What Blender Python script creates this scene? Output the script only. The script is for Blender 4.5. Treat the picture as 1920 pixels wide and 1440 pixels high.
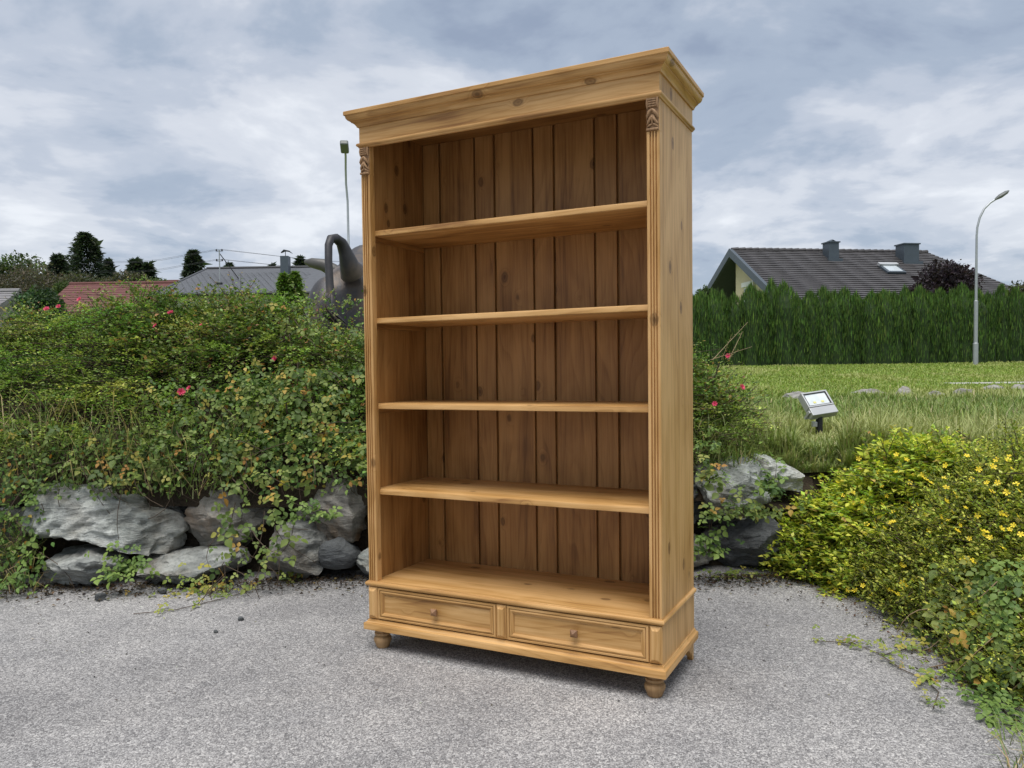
import bpy, bmesh, math
import numpy as np
from mathutils import Vector, Matrix

for o in list(bpy.data.objects): bpy.data.objects.remove(o)
scene = bpy.context.scene
COL = scene.collection
R = math.radians

# ------------------------------------------------------------------ camera
CAM_Z, F_PX, PPX, PPY, PITCH, ROLL = 1.148, 1468.5, 965.07, 748.86, -0.0370, -0.0126
FWD = np.array([0, math.cos(PITCH), math.sin(PITCH)])
RGT0 = np.array([1.0, 0, 0]); UP0 = np.cross(RGT0, FWD)
RGT = math.cos(ROLL)*RGT0 + math.sin(ROLL)*UP0
UPV = -math.sin(ROLL)*RGT0 + math.cos(ROLL)*UP0
cam_data = bpy.data.cameras.new('camera')
cam = bpy.data.objects.new('camera', cam_data); COL.objects.link(cam)
cam.matrix_world = Matrix(((RGT[0], UPV[0], -FWD[0], 0), (RGT[1], UPV[1], -FWD[1], 0),
                           (RGT[2], UPV[2], -FWD[2], CAM_Z), (0, 0, 0, 1)))
cam_data.sensor_width = 36; cam_data.lens = F_PX/1920*36
cam_data.shift_x = -(PPX-960)/1920; cam_data.shift_y = (PPY-720)/1920
cam_data.clip_start = 0.05; cam_data.clip_end = 3000
scene.camera = cam
scene.render.resolution_x, scene.render.resolution_y = 1024, 768

# ------------------------------------------------------------------ sky, sun, exposure
SUN_EL, SUN_AZ = R(72), R(200)      # azimuth clockwise from +Y (the way the camera looks)
world = bpy.data.worlds.new('World'); scene.world = world; world.use_nodes = True
wn, wl = world.node_tree.nodes, world.node_tree.links
wn.clear()
def wnode(t, **k):
    n = wn.new(t)
    for a, v in k.items(): setattr(n, a, v)
    return n
def wmath(op, a, b=None):
    n = wnode('ShaderNodeMath', operation=op)
    for i, v in enumerate((a, b)):
        if v is None: continue
        if isinstance(v, (int, float)): n.inputs[i].default_value = v
        else: wl.new(v, n.inputs[i])
    return n.outputs[0]
def build_world():
    out = wnode('ShaderNodeOutputWorld'); bg = wnode('ShaderNodeBackground')
    sky = wnode('ShaderNodeTexSky', sky_type='NISHITA'); sky.sun_disc = False
    sky.sun_elevation = SUN_EL; sky.sun_rotation = SUN_AZ
    tc = wnode('ShaderNodeTexCoord'); sep = wnode('ShaderNodeSeparateXYZ')
    wl.new(tc.outputs['Generated'], sep.inputs[0])
    zc = wmath('ADD', wmath('MAXIMUM', sep.outputs[2], 0.0), 0.20)
    com = wnode('ShaderNodeCombineXYZ')
    wl.new(wmath('DIVIDE', sep.outputs[0], zc), com.inputs[0])
    wl.new(wmath('DIVIDE', sep.outputs[1], zc), com.inputs[1])
    def noise(scale, detail, rough, off, dist=0.0, sx=1, sy=1):
        mp = wnode('ShaderNodeMapping'); mp.inputs['Location'].default_value = off
        mp.inputs['Scale'].default_value = (sx, sy, 1)
        wl.new(com.outputs[0], mp.inputs['Vector'])
        n = wnode('ShaderNodeTexNoise'); n.inputs['Scale'].default_value = scale
        n.inputs['Detail'].default_value = detail; n.inputs['Roughness'].default_value = rough
        n.inputs['Distortion'].default_value = dist
        wl.new(mp.outputs[0], n.inputs['Vector']); return n.outputs['Fac']
    a = noise(2.0, 6, .57, (3.3, 1.2, .4), .25, 1, 1.0)
    b = noise(.55, 2, .5, (7.1, 4.4, 2.0), .1)
    c = noise(3.2, 3, .55, (1.1, 9.0, 5.0), .3)
    v = wmath('ADD', wmath('ADD', wmath('MULTIPLY', a, .54), wmath('MULTIPLY', b, .30)), wmath('MULTIPLY', c, .16))
    ramp = wnode('ShaderNodeValToRGB'); cr = ramp.color_ramp
    cr.interpolation = 'EASE'
    stops = [(.38, (.225, .270, .355)), (.45, (.295, .345, .425)), (.505, (.395, .432, .500)),
             (.555, (.505, .53, .580)), (.63, (.63, .65, .685))]
    while len(cr.elements) < len(stops): cr.elements.new(.5)
    for e, (p, c_) in zip(cr.elements, stops): e.position = p; e.color = (*c_, 1)
    wl.new(v, ramp.inputs[0])
    skys = wnode('ShaderNodeMix', data_type='RGBA', blend_type='MULTIPLY'); skys.inputs[0].default_value = 1
    wl.new(sky.outputs[0], skys.inputs[6]); skys.inputs[7].default_value = (.10, .10, .10, 1)
    mx = wnode('ShaderNodeMix', data_type='RGBA'); mx.inputs[0].default_value = .90
    wl.new(skys.outputs[2], mx.inputs[6]); wl.new(ramp.outputs[0], mx.inputs[7])
    wl.new(mx.outputs[2], bg.inputs[0]); bg.inputs[1].default_value = WORLD_STRENGTH
    wl.new(bg.outputs[0], out.inputs[0])
WORLD_STRENGTH = 0.60
build_world()
sun_d = bpy.data.lights.new('sun', 'SUN'); sun_d.energy = 1.5; sun_d.angle = R(45); sun_d.color = (1.0, .965, .91)
sun = bpy.data.objects.new('sun', sun_d); COL.objects.link(sun)
sd = Vector((math.sin(SUN_AZ)*math.cos(SUN_EL), math.cos(SUN_AZ)*math.cos(SUN_EL), math.sin(SUN_EL)))
sun.rotation_euler = sd.to_track_quat('Z', 'Y').to_euler(); sun.location = sd*50
vs = scene.view_settings
vs.view_transform = 'Standard'; vs.look = 'None'; vs.gamma = 1; vs.use_curve_mapping = False
vs.exposure = 1.25
scene.render.engine = 'CYCLES'
cy = scene.cycles
cy.max_bounces = 4; cy.diffuse_bounces = 3; cy.glossy_bounces = 2; cy.transmission_bounces = 3; cy.transparent_max_bounces = 4
cy.caustics_reflective = False; cy.caustics_refractive = False

# ------------------------------------------------------------------ helpers
def at(px, py, v):
    """a spot on the ray through a photo pixel, v metres ahead of the camera"""
    d = FWD + RGT*(px-PPX)/F_PX - UPV*(py-PPY)/F_PX
    return np.array([0, 0, CAM_Z]) + d*(v/d[1])
def link(o, parent=None):
    COL.objects.link(o)
    if parent is not None: o.parent = parent
    return o
def tag(o, label=None, cat=None, group=None, kind=None):
    for k, v in (('label', label), ('category', cat), ('group', group), ('kind', kind)):
        if v: o[k] = v
    return o
def thing(name, label, cat, loc=(0, 0, 0), rz=0, group=None):
    o = bpy.data.objects.new(name, None); COL.objects.link(o); o.empty_display_size = .1
    o.location = loc; o.rotation_euler = (0, 0, rz)
    return tag(o, label, cat, group)
def mesh_obj(name, verts, faces, mat, parent=None, smooth=None, bevel=0):
    me = bpy.data.meshes.new(name); me.from_pydata([tuple(map(float, v)) for v in verts], [], faces); me.validate()
    bm = bmesh.new(); bm.from_mesh(me); bmesh.ops.recalc_face_normals(bm, faces=bm.faces); bm.to_mesh(me); bm.free()
    if mat: me.materials.append(mat)
    o = link(bpy.data.objects.new(name, me), parent)
    if smooth:
        me.shade_smooth(); me.set_sharp_from_angle(angle=R(smooth))
    if bevel:
        b = o.modifiers.new('bevel', 'BEVEL'); b.width = bevel; b.segments = 2; b.limit_method = 'ANGLE'; b.angle_limit = R(40)
    return o
class MB:
    def __init__(s): s.v = []; s.f = []
    def add(s, v, f):
        n = len(s.v); s.v += [tuple(map(float, p)) for p in v]; s.f += [tuple(i+n for i in q) for q in f]; return s
    def box(s, x0, x1, y0, y1, z0, z1):
        return s.add([(x0,y0,z0),(x1,y0,z0),(x1,y1,z0),(x0,y1,z0),(x0,y0,z1),(x1,y0,z1),(x1,y1,z1),(x0,y1,z1)],
                     [(0,3,2,1),(4,5,6,7),(0,1,5,4),(1,2,6,5),(2,3,7,6),(3,0,4,7)])
    def loft(s, rings, close=True, caps=True):
        n = len(rings[0]); v = [p for r in rings for p in r]; f = []
        for i in range(len(rings)-1):
            for j in range(n if close else n-1):
                k = (j+1) % n; f.append((i*n+j, i*n+k, (i+1)*n+k, (i+1)*n+j))
        if caps:
            f.append(tuple(range(n))[::-1]); f.append(tuple(range((len(rings)-1)*n, len(rings)*n)))
        return s.add(v, f)
    def lathe(s, prof, c=(0, 0, 0), n=24):
        return s.loft([[(c[0]+r*math.cos(2*math.pi*j/n), c[1]+r*math.sin(2*math.pi*j/n), c[2]+z) for j in range(n)] for r, z in prof])
    def tube(s, pts, rad, n=8, flat=1.0):
        pts = [np.array(p, float) for p in pts]; rings = []
        if np.isscalar(rad): rad = [rad]*len(pts)
        ref = None
        for i, p in enumerate(pts):
            t = pts[min(i+1, len(pts)-1)] - pts[max(i-1, 0)]; t /= np.linalg.norm(t)+1e-12
            if ref is None:
                ref = np.array([0, 0, 1.]) if abs(t[2]) < .9 else np.array([1., 0, 0])
            a = np.cross(t, ref); a /= np.linalg.norm(a); b = np.cross(a, t); ref = b
            rings.append([p + rad[i]*(math.cos(2*math.pi*j/n)*a + flat*math.sin(2*math.pi*j/n)*b) for j in range(n)])
        return s.loft(rings)
    def ball(s, c, r, nu=12, nv=8):
        c = np.array(c, float); r = np.array(r, float)*np.ones(3)
        rings = [[c + r*np.array([math.sin(math.pi*i/nv)*math.cos(2*math.pi*j/nu), math.sin(math.pi*i/nv)*math.sin(2*math.pi*j/nu), -math.cos(math.pi*i/nv)])
                  for j in range(nu)] for i in range(1, nv)]
        return s.loft(rings)
    def build(s, name, mat, parent=None, smooth=None, bevel=0):
        return mesh_obj(name, s.v, s.f, mat, parent, smooth, bevel)

# ------------------------------------------------------------------ materials
class NT:
    """small node-tree writer"""
    def __init__(s, name):
        s.m = bpy.data.materials.new(name); s.m.use_nodes = True; s.t = s.m.node_tree; s.t.nodes.clear()
        s.out = s.n('ShaderNodeOutputMaterial'); s.b = s.n('ShaderNodeBsdfPrincipled'); s.l(s.b.outputs[0], s.out.inputs[0])
    def n(s, t, **k):
        n = s.t.nodes.new(t)
        for a, v in k.items(): setattr(n, a, v)
        return n
    def l(s, a, b): s.t.links.new(a, b)
    def put(s, sock, v):
        if isinstance(v, bpy.types.NodeSocket): s.l(v, sock)
        elif v is not None: sock.default_value = v
    def math(s, op, a, b=None, c=None, clamp=False):
        n = s.n('ShaderNodeMath', operation=op, use_clamp=clamp)
        for i, v in enumerate((a, b, c)): s.put(n.inputs[i], v)
        return n.outputs[0]
    def vmath(s, op, a, b):
        n = s.n('ShaderNodeVectorMath', operation=op); s.put(n.inputs[0], a); s.put(n.inputs[1], b); return n.outputs[0]
    def coord(s, out='Object'): return s.n('ShaderNodeTexCoord').outputs[out]
    def map(s, v, scale=(1, 1, 1), rot=(0, 0, 0), loc=(0, 0, 0)):
        n = s.n('ShaderNodeMapping'); s.put(n.inputs[0], v); n.inputs['Scale'].default_value = scale
        n.inputs['Rotation'].default_value = rot; n.inputs['Location'].default_value = loc; return n.outputs[0]
    def noise(s, v, scale, detail=4, rough=.5, dist=0, out='Fac'):
        n = s.n('ShaderNodeTexNoise'); s.put(n.inputs['Vector'], v); n.inputs['Scale'].default_value = scale
        n.inputs['Detail'].default_value = detail; n.inputs['Roughness'].default_value = rough; n.inputs['Distortion'].default_value = dist
        return n.outputs[out]
    def voro(s, v, scale, feature='F1', out='Distance', rnd=1):
        n = s.n('ShaderNodeTexVoronoi', feature=feature); s.put(n.inputs['Vector'], v); n.inputs['Scale'].default_value = scale
        n.inputs['Randomness'].default_value = rnd; return n.outputs[out]
    def ramp(s, v, stops, interp='LINEAR'):
        n = s.n('ShaderNodeValToRGB'); c = n.color_ramp; c.interpolation = interp
        while len(c.elements) < len(stops): c.elements.new(.5)
        for e, (p, col) in zip(c.elements, stops):
            e.position = p; e.color = (col, col, col, 1) if np.isscalar(col) else (*col, 1)
        s.put(n.inputs[0], v); return n.outputs[0]
    def mix(s, f, a, b, blend='MIX'):
        n = s.n('ShaderNodeMix', data_type='RGBA', blend_type=blend); s.put(n.inputs[0], f)
        for i, v in ((6, a), (7, b)): s.put(n.inputs[i], (*v, 1) if isinstance(v, tuple) and len(v) == 3 else v)
        return n.outputs[2]
    def bump(s, h, strength=.3, dist=.01):
        n = s.n('ShaderNodeBump'); n.inputs['Strength'].default_value = strength; n.inputs['Distance'].default_value = dist
        s.put(n.inputs['Height'], h); s.l(n.outputs[0], s.b.inputs['Normal']); return n
    def set(s, col=None, rough=None, spec=None, metal=None):
        for k, v in (('Base Color', col), ('Roughness', rough), ('Specular IOR Level', spec), ('Metallic', metal)):
            if v is not None: s.put(s.b.inputs[k], (*v, 1) if isinstance(v, tuple) and len(v) == 3 else v)
        return s.m
def plain(name, col, rough=.6, metal=0, var=.12, scale=6, bump=0):
    t = NT(name); c = t.coord(); n = t.noise(c, scale, 5, .6)
    d = t.ramp(n, [(.25, tuple(x*(1-var) for x in col)), (.75, tuple(min(1, x*(1+var)) for x in col))])
    if bump: t.bump(t.noise(c, scale*6, 4, .6), bump, .01)
    return t.set(d, rough, .4, metal)
def wood(name, axis, light, mid, dark, rough=.42, knots=1.0):
    t = NT(name)
    info = t.n('ShaderNodeObjectInfo'); rnd = info.outputs['Random']
    off = t.n('ShaderNodeCombineXYZ')
    t.l(t.math('MULTIPLY', rnd, 13.7), off.inputs[0]); t.l(t.math('MULTIPLY', rnd, 7.9), off.inputs[1]); t.l(t.math('MULTIPLY', rnd, 21.3), off.inputs[2])
    p = t.vmath('ADD', t.coord(), off.outputs[0])
    sp = t.n('ShaderNodeSeparateXYZ'); t.l(p, sp.inputs[0]); cb = t.n('ShaderNodeCombineXYZ')
    order = {'x': (1, 2, 0), 'y': (0, 2, 1), 'z': (0, 1, 2)}[axis]
    for i, k in enumerate(order): t.l(sp.outputs[k], cb.inputs[i])
    q = cb.outputs[0]                                   # third component runs along the grain
    kn = t.n('ShaderNodeTexVoronoi'); t.l(t.map(q, (8.0, 8.0, 5.2)), kn.inputs['Vector']); kn.inputs['Scale'].default_value = 1
    kd = t.math('ADD', kn.outputs['Distance'], t.math('MULTIPLY', t.math('SUBTRACT', t.noise(q, 60, 1, .6), .5), .04))
    halo = t.math('SUBTRACT', 1.0, t.math('MULTIPLY', kd, 3.6), clamp=True)
    halo = t.math('POWER', halo, 2.0)
    warp = t.noise(t.map(q, (4, 4, .9)), 1.0, 2, .5)
    sepq = t.n('ShaderNodeSeparateXYZ'); t.l(q, sepq.inputs[0])
    ph = t.math('ADD', t.math('MULTIPLY', warp, 11.0), t.math('MULTIPLY', t.math('ADD', sepq.outputs[0], sepq.outputs[1]), 30.0))
    ph = t.math('ADD', ph, t.math('MULTIPLY', halo, 5.0))
    ring = t.math('FRACT', ph)                          # early to late wood saw-tooth
    ringc = t.ramp(ring, [(0, 0.1), (.6, .35), (.9, 1.0), (1.0, .1)])
    fib = t.noise(t.map(q, (140, 140, 5)), 1.0, 2, .6)
    strk = t.noise(t.map(q, (26, 26, 1.3)), 1.0, 3, .55)
    blot = t.noise(t.map(q, (5, 5, 2.2)), 1.0, 3, .55, .6)
    tone = t.math('ADD', t.math('MULTIPLY', strk, .55), t.math('MULTIPLY', blot, .62))
    tone = t.math('ADD', tone, t.math('MULTIPLY', fib, .30))
    tone = t.math('SUBTRACT', tone, t.math('MULTIPLY', ringc, .105))
    tone = t.math('ADD', tone, t.math('MULTIPLY', t.math('SUBTRACT', rnd, .5), .10))
    col = t.ramp(tone, [(.47, dark), (.64, mid), (.83, light)])
    km = t.ramp(kd, [(.040, 1.0), (.075, .5), (.105, .75), (.14, 0.0)])
    km = t.math('MULTIPLY', km, knots)
    col = t.mix(t.math('MULTIPLY', km, .95), col, tuple(x*.42 for x in dark))
    col = t.mix(t.math('MULTIPLY', halo, .35), col, tuple(x*.9 for x in dark))
    t.bump(fib, .2, .0015)
    return t.set(col, t.math('ADD', rough, t.math('MULTIPLY', fib, .12)), .35)
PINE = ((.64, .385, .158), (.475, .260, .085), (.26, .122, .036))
PINE_SHADED = ((.44, .240, .083), (.32, .162, .051), (.18, .082, .025))  # same pine darkened for inner boards, interior shade put into the colour
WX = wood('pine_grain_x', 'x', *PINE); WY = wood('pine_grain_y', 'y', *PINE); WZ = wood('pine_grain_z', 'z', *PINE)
IX = wood('pine_shaded_x', 'x', *PINE_SHADED); IZ = wood('pine_shaded_z', 'z', *PINE_SHADED); IY = wood('pine_shaded_y', 'y', *PINE_SHADED)
CARVE = wood('carved_wood', 'z', (.44, .27, .14), (.33, .195, .10), (.20, .115, .06), .5, 0)
TURN = wood('turned_wood', 'z', (.40, .25, .12), (.31, .185, .082), (.20, .11, .05), .45, 0)
KNOB = wood('walnut_knob', 'z', (.30, .165, .085), (.22, .115, .058), (.14, .07, .036), .4, 0)

def asphalt_mat():
    t = NT('weathered_asphalt'); c = t.coord()
    st = t.n('ShaderNodeTexVoronoi'); st.inputs['Scale'].default_value = 92; t.l(c, st.inputs['Vector'])
    sepc = t.n('ShaderNodeSeparateColor'); t.l(st.outputs['Color'], sepc.inputs[0])
    ed = t.voro(c, 92, 'DISTANCE_TO_EDGE')
    st2 = t.n('ShaderNodeTexVoronoi'); st2.inputs['Scale'].default_value = 260; t.l(c, st2.inputs['Vector'])
    sep2 = t.n('ShaderNodeSeparateColor'); t.l(st2.outputs['Color'], sep2.inputs[0])
    big = t.noise(c, .55, 5, .6); mid = t.noise(c, 3.2, 5, .65)
    stone = t.ramp(sepc.outputs[0], [(0, (.13, .128, .13)), (.35, (.27, .264, .264)), (.72, (.39, .382, .378)), (.93, (.52, .51, .50)), (1, (.68, .67, .65))])
    grit = t.ramp(sep2.outputs[1], [(0, (.10, .099, .102)), (.6, (.28, .276, .276)), (1, (.58, .572, .56))])
    col = t.mix(t.ramp(ed, [(.04, 1.0), (.16, .12)]), stone, grit)
    col = t.mix(.38, col, grit)
    tint = t.ramp(big, [(.30, (.70, .69, .69)), (.5, (.94, .935, .935)), (.68, (1.18, 1.165, 1.15))])
    col = t.mix(1.0, col, tint, 'MULTIPLY')
    tint2 = t.ramp(mid, [(.3, (.86, .86, .87)), (.7, (1.12, 1.11, 1.10))])
    col = t.mix(1.0, col, tint2, 'MULTIPLY')
    h = t.math('ADD', t.math('MULTIPLY', t.ramp(ed, [(0, 0), (.25, 1)]), sepc.outputs[1]), t.math('MULTIPLY', sep2.outputs[0], .3))
    t.bump(h, .55, .004)
    return t.set(col, .82, .35)
def soil_mat(name, a, b, c2, sc=9):
    t = NT(name); c = t.coord(); n = t.noise(c, sc, 6, .65); n2 = t.noise(c, sc*7, 4, .6)
    col = t.ramp(n, [(.3, a), (.5, b), (.7, c2)]); col = t.mix(.4, col, t.ramp(n2, [(.3, a), (.7, c2)]))
    t.bump(n2, .8, .02); return t.set(col, .95, .2)
def leaf_mat(name, attr=True, rough=.52, transl=.36, ramp=None, spec=.28):
    t = NT(name)
    if attr:
        a = t.n('ShaderNodeAttribute'); a.attribute_name = 'col'; col = a.outputs['Color']
    else:
        col = t.ramp(t.n('ShaderNodeObjectInfo').outputs['Random'], ramp)
    n = t.noise(t.coord(), 40, 3, .6)
    col = t.mix(1.0, col, t.ramp(n, [(.3, .86), (.7, 1.12)]), 'MULTIPLY')
    t.set(col, rough, spec)
    tr = t.n('ShaderNodeBsdfTranslucent')
    t.l(t.mix(1.0, col, (1.0, 1.12, .55), 'MULTIPLY'), tr.inputs[0])
    mx = t.n('ShaderNodeMixShader'); mx.inputs[0].default_value = transl
    t.l(t.b.outputs[0], mx.inputs[1]); t.l(tr.outputs[0], mx.inputs[2]); t.l(mx.outputs[0], t.out.inputs[0])
    return t.m
def rock_mat(name, base, pale, rust, rust_amt=.5, pale_amt=.5):
    t = NT(name); info = t.n('ShaderNodeObjectInfo')
    off = t.n('ShaderNodeCombineXYZ'); t.l(t.math('MULTIPLY', info.outputs['Random'], 31.0), off.inputs[0]); t.l(t.math('MULTIPLY', info.outputs['Random'], 17.0), off.inputs[1])
    c = t.vmath('ADD', t.coord(), off.outputs[0])
    lay = t.map(c, (1.6, 1.6, 7), (R(18), R(-22), R(20)))
    n1 = t.noise(c, 3.2, 8, .62); n2 = t.noise(lay, 3.0, 8, .65, .6); n3 = t.noise(c, 26, 6, .7)
    col = t.ramp(n2, [(.28, tuple(x*.45 for x in base)), (.48, base), (.72, tuple(min(1, x*1.5) for x in base))])
    col = t.mix(t.math('MULTIPLY', t.ramp(t.math('ADD', n1, t.math('MULTIPLY', n3, .25)), [(.58, 0), (.72, 1)]), pale_amt), col, pale)
    col = t.mix(t.math('MULTIPLY', t.ramp(t.noise(c, 2.1, 6, .6, .4), [(.52, 0), (.68, 1)]), rust_amt), col, rust)
    col = t.mix(1.0, col, t.ramp(n3, [(.3, .72), (.7, 1.22)]), 'MULTIPLY')
    h = t.math('ADD', t.math('MULTIPLY', n2, 1.0), t.math('MULTIPLY', n3, .35))
    t.bump(h, 1.0, .05)
    return t.set(col, .8, .35)

M_ASPHALT = asphalt_mat()
M_SOIL = soil_mat('dark_soil', (.022, .017, .012), (.045, .034, .023), (.075, .058, .04))
M_LAWN = soil_mat('lawn_ground', (.095, .135, .035), (.155, .205, .05), (.22, .25, .08), 1.7)
M_LEAF = leaf_mat('leaf')
M_GRASS = leaf_mat('grass_blade', rough=.5, transl=.25, spec=.3)
M_STEM = plain('twig_bark', (.085, .060, .040), .8)
M_DRYSTEM = plain('dry_stem', (.30, .22, .13), .8)

# ------------------------------------------------------------------ ground
def sstep(a, b, x):
    t = np.clip((x-a)/(b-a), 0, 1); return t*t*(3-2*t)
def edge_u(v):                                   # right-hand edge of the asphalt
    return np.interp(v, [0, 2.3, 2.75, 3.3, 4.0, 4.3], [2.0, 1.86, 1.72, 1.80, 1.70, 1.52])
def plateau(u, v):
    v = np.asarray(v, float)
    return np.interp(v, [4.4, 12.6, 13.6, 16, 29, 60, 200], [.60, .585, .645, .73, 1.20, 1.30, 1.2]) + 0*u
def terrain_z(u, v):
    u, v = np.broadcast_arrays(np.asarray(u, float), np.asarray(v, float))
    d1 = v - 4.50                                # behind the boulder wall
    d2 = np.where(v < 4.6, u - edge_u(v) - .12, u*0+1)   # bank on the right
    k = np.maximum(sstep(0.0, .18, d1), sstep(0, .75, d2)*.85)
    z = -.06 + k*(plateau(u, v)+.06)
    back = sstep(-1.2, -.2, v); z = -.06 + (z+.06)*back
    wob = .03*np.sin(u*1.7+v*.9)+.02*np.sin(u*3.1-v*2.3)
    return z + wob*k*(v < 14)
def grid_axis(lo, hi, dlo, dhi, step, grow=1.22):
    a = list(np.arange(dlo, dhi+1e-6, step)); s = step
    while a[-1] < hi: s *= grow; a.append(a[-1]+s)
    s = step
    while a[0] > lo: s *= grow; a.insert(0, a[0]-s)
    return np.array(a)
def heightfield(name, us, vs_, fn, mat):
    U, V = np.meshgrid(us, vs_); Z = fn(U, V); nu, nv = len(us), len(vs_)
    co = np.stack([U, V, Z], -1).reshape(-1, 3).astype(np.float32)
    i = np.arange(nu*nv).reshape(nv, nu)
    q = np.stack([i[:-1, :-1], i[:-1, 1:], i[1:, 1:], i[1:, :-1]], -1).reshape(-1, 4)
    return raw_mesh(name, co, q, mat)
def raw_mesh(name, co, q, mat, parent=None, col=None, smooth=False):
    co = np.ascontiguousarray(co, np.float32); q = np.ascontiguousarray(q, np.int32); k = q.shape[1]
    me = bpy.data.meshes.new(name)
    me.vertices.add(len(co)); me.vertices.foreach_set('co', co.ravel())
    me.loops.add(q.size); me.loops.foreach_set('vertex_index', q.ravel())
    me.polygons.add(len(q)); me.polygons.foreach_set('loop_start', np.arange(0, q.size, k, dtype=np.int32))
    me.update(calc_edges=True)
    if col is not None:
        a = me.color_attributes.new('col', 'FLOAT_COLOR', 'POINT')
        c4 = np.ones((len(co), 4), np.float32); c4[:, :3] = col; a.data.foreach_set('color', c4.ravel())
    if smooth: me.shade_smooth()
    me.materials.append(mat)
    return link(bpy.data.objects.new(name, me), parent)
asph = mesh_obj('asphalt_yard', [(-45, -45, 0), (45, -45, 0), (45, 4.62, 0), (-45, 4.62, 0)], [(0, 1, 2, 3)], M_ASPHALT)
tag(asph, kind='structure')
gu = grid_axis(-700, 700, -4.5, 4.5, .09); gv = grid_axis(-600, 900, 1.2, 8.0, .08)
terr = heightfield('grass_bank', gu, gv, terrain_z, M_LAWN); terr.data.shade_smooth()
terr.data.materials.append(M_SOIL)                # bare earth shows between the boulders
pc = np.zeros(len(terr.data.polygons)*3, np.float32); terr.data.polygons.foreach_get('center', pc); pc = pc.reshape(-1, 3)
terr.data.polygons.foreach_set('material_index', ((pc[:, 0] < 1.9) & (pc[:, 1] > 3.9) & (pc[:, 1] < 4.66)).astype(np.int32))
tag(terr, kind='structure')

# ------------------------------------------------------------------ the bookcase
HW, DP = 0.6225, 0.4457
YAW, BX, BY = -0.4662, 1.375, -2.6005
bloc = (-BX*math.cos(YAW)+BY*math.sin(YAW), -BX*math.sin(YAW)-BY*math.cos(YAW), 0)
BC = thing('bookcase', 'tall open pine bookcase with four shelves and two drawers standing on asphalt', 'bookcase', bloc, YAW)
def board(name, mat, *b, bevel=.0015, parent=BC): return MB().box(*b).build(name, mat, parent, bevel=bevel)
def sweep(name, prof, y_back=DP, smooth=35):
    """mitred moulding round front and sides; prof = closed (overhang, z) outline"""
    rows = {'front': (lambda o: (-HW-o, -o), lambda o: (HW+o, -o), WX), 'left': (lambda o: (-HW-o, y_back), lambda o: (-HW-o, -o), WY),
            'right': (lambda o: (HW+o, -o), lambda o: (HW+o, y_back), WY)}
    for a, b, m in rows.values():
        MB().loft([[(*a(o), z) for o, z in prof], [(*b(o), z) for o, z in prof]]).build(name, m, BC, smooth)
ZB, ZT = .285, 2.0575
# sides, ceiling, floor, back
for s in (-1, 1):
    x0, x1 = sorted((s*HW, s*(HW-.020)))
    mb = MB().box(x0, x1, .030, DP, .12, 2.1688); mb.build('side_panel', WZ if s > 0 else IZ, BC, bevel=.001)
    # fluted front stile: outline in plan, pulled up
    w, d, fl = .0445, .030, .0085
    pl = [(0, d), (0, .0035), (.0035, 0)]
    for g in (.0080, .0180, .0280):
        pl += [(g, 0), (g+.0008, fl), (g+.0052, fl), (g+.0062, 0)]
    pl += [(w-.0015, 0), (w, .0015), (w, d)]
    ring = [(s*(HW-a), b) for a, b in pl]
    MB().loft([[(x, y, ZB-.004) for x, y in ring], [(x, y, 1.948) for x, y in ring]]).build('fluted_stile', WZ, BC)
    x0, x1 = sorted((s*HW, s*(HW-w)))
    board('stile_head', WZ, x0, x1, .004, d, 1.948, 2.075)
    # carved corbel
    cm = HW-.5*w; cv = MB(); X = lambda a: s*cm+a
    cv.box(X(-.0205), X(.0205), -.004, .006, 1.950, 1.958)
    cv.tube([(X(-.021), -.003, 1.9545), (X(.021), -.003, 1.9545)], .0045, 8)
    for k in range(4): cv.tube([(X(-.014), -.0105+.0016*k, 2.0515-.0072*k), (X(.014), -.0105+.0016*k, 2.0515-.0072*k)], .0031, 8)
    for e in (-1, 1):
        cv.tube([(X(e*.0175), -.006, 2.0565), (X(e*.0175), -.0085, 2.040), (X(e*.0180), -.004, 2.024)], [.0036, .0042, .0030], 8)
        cv.tube([(X(0), -.009, 2.019), (X(e*.008), -.011, 2.011), (X(e*.0165), -.008, 1.998), (X(e*.0195), -.001, 1.990)], [.0036, .0058, .0050, .0022], 8)
        cv.tube([(X(e*.002), -.004, 2.003), (X(e*.006), -.009, 1.988), (X(e*.014), -.008, 1.975), (X(e*.0195), -.002, 1.970)], [.0030, .0052, .0042, .0022], 8)
        cv.tube([(X(e*.001), -.004, 1.972), (X(e*.011), -.007, 1.966), (X(e*.019), -.002, 1.9615)], [.0028, .0036, .002], 8)
    cv.tube([(X(0), -.003, 2.004), (X(0), -.011, 1.990), (X(0), -.006, 1.972)], [.0024, .0048, .0025], 8)
    cv.box(X(-.0205), X(.0205), -.001, .006, 1.953, 2.0560)
    cv.build('carved_corbel', CARVE, BC, 45)
bx = [-.603, -.512, -.332, -.233, -.048, .048, .229, .327, .512, .603]
for i in range(9):
    narrow = i % 2
    yb = DP-.022 + (0 if not narrow else .0015)
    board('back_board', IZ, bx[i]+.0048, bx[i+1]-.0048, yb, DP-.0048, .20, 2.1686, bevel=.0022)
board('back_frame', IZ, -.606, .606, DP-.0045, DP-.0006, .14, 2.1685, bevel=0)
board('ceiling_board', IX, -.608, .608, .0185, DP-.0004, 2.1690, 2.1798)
board('bottom_board', WX, -.6022, .6022, -.002, DP-.0225, .264, ZB)
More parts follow.
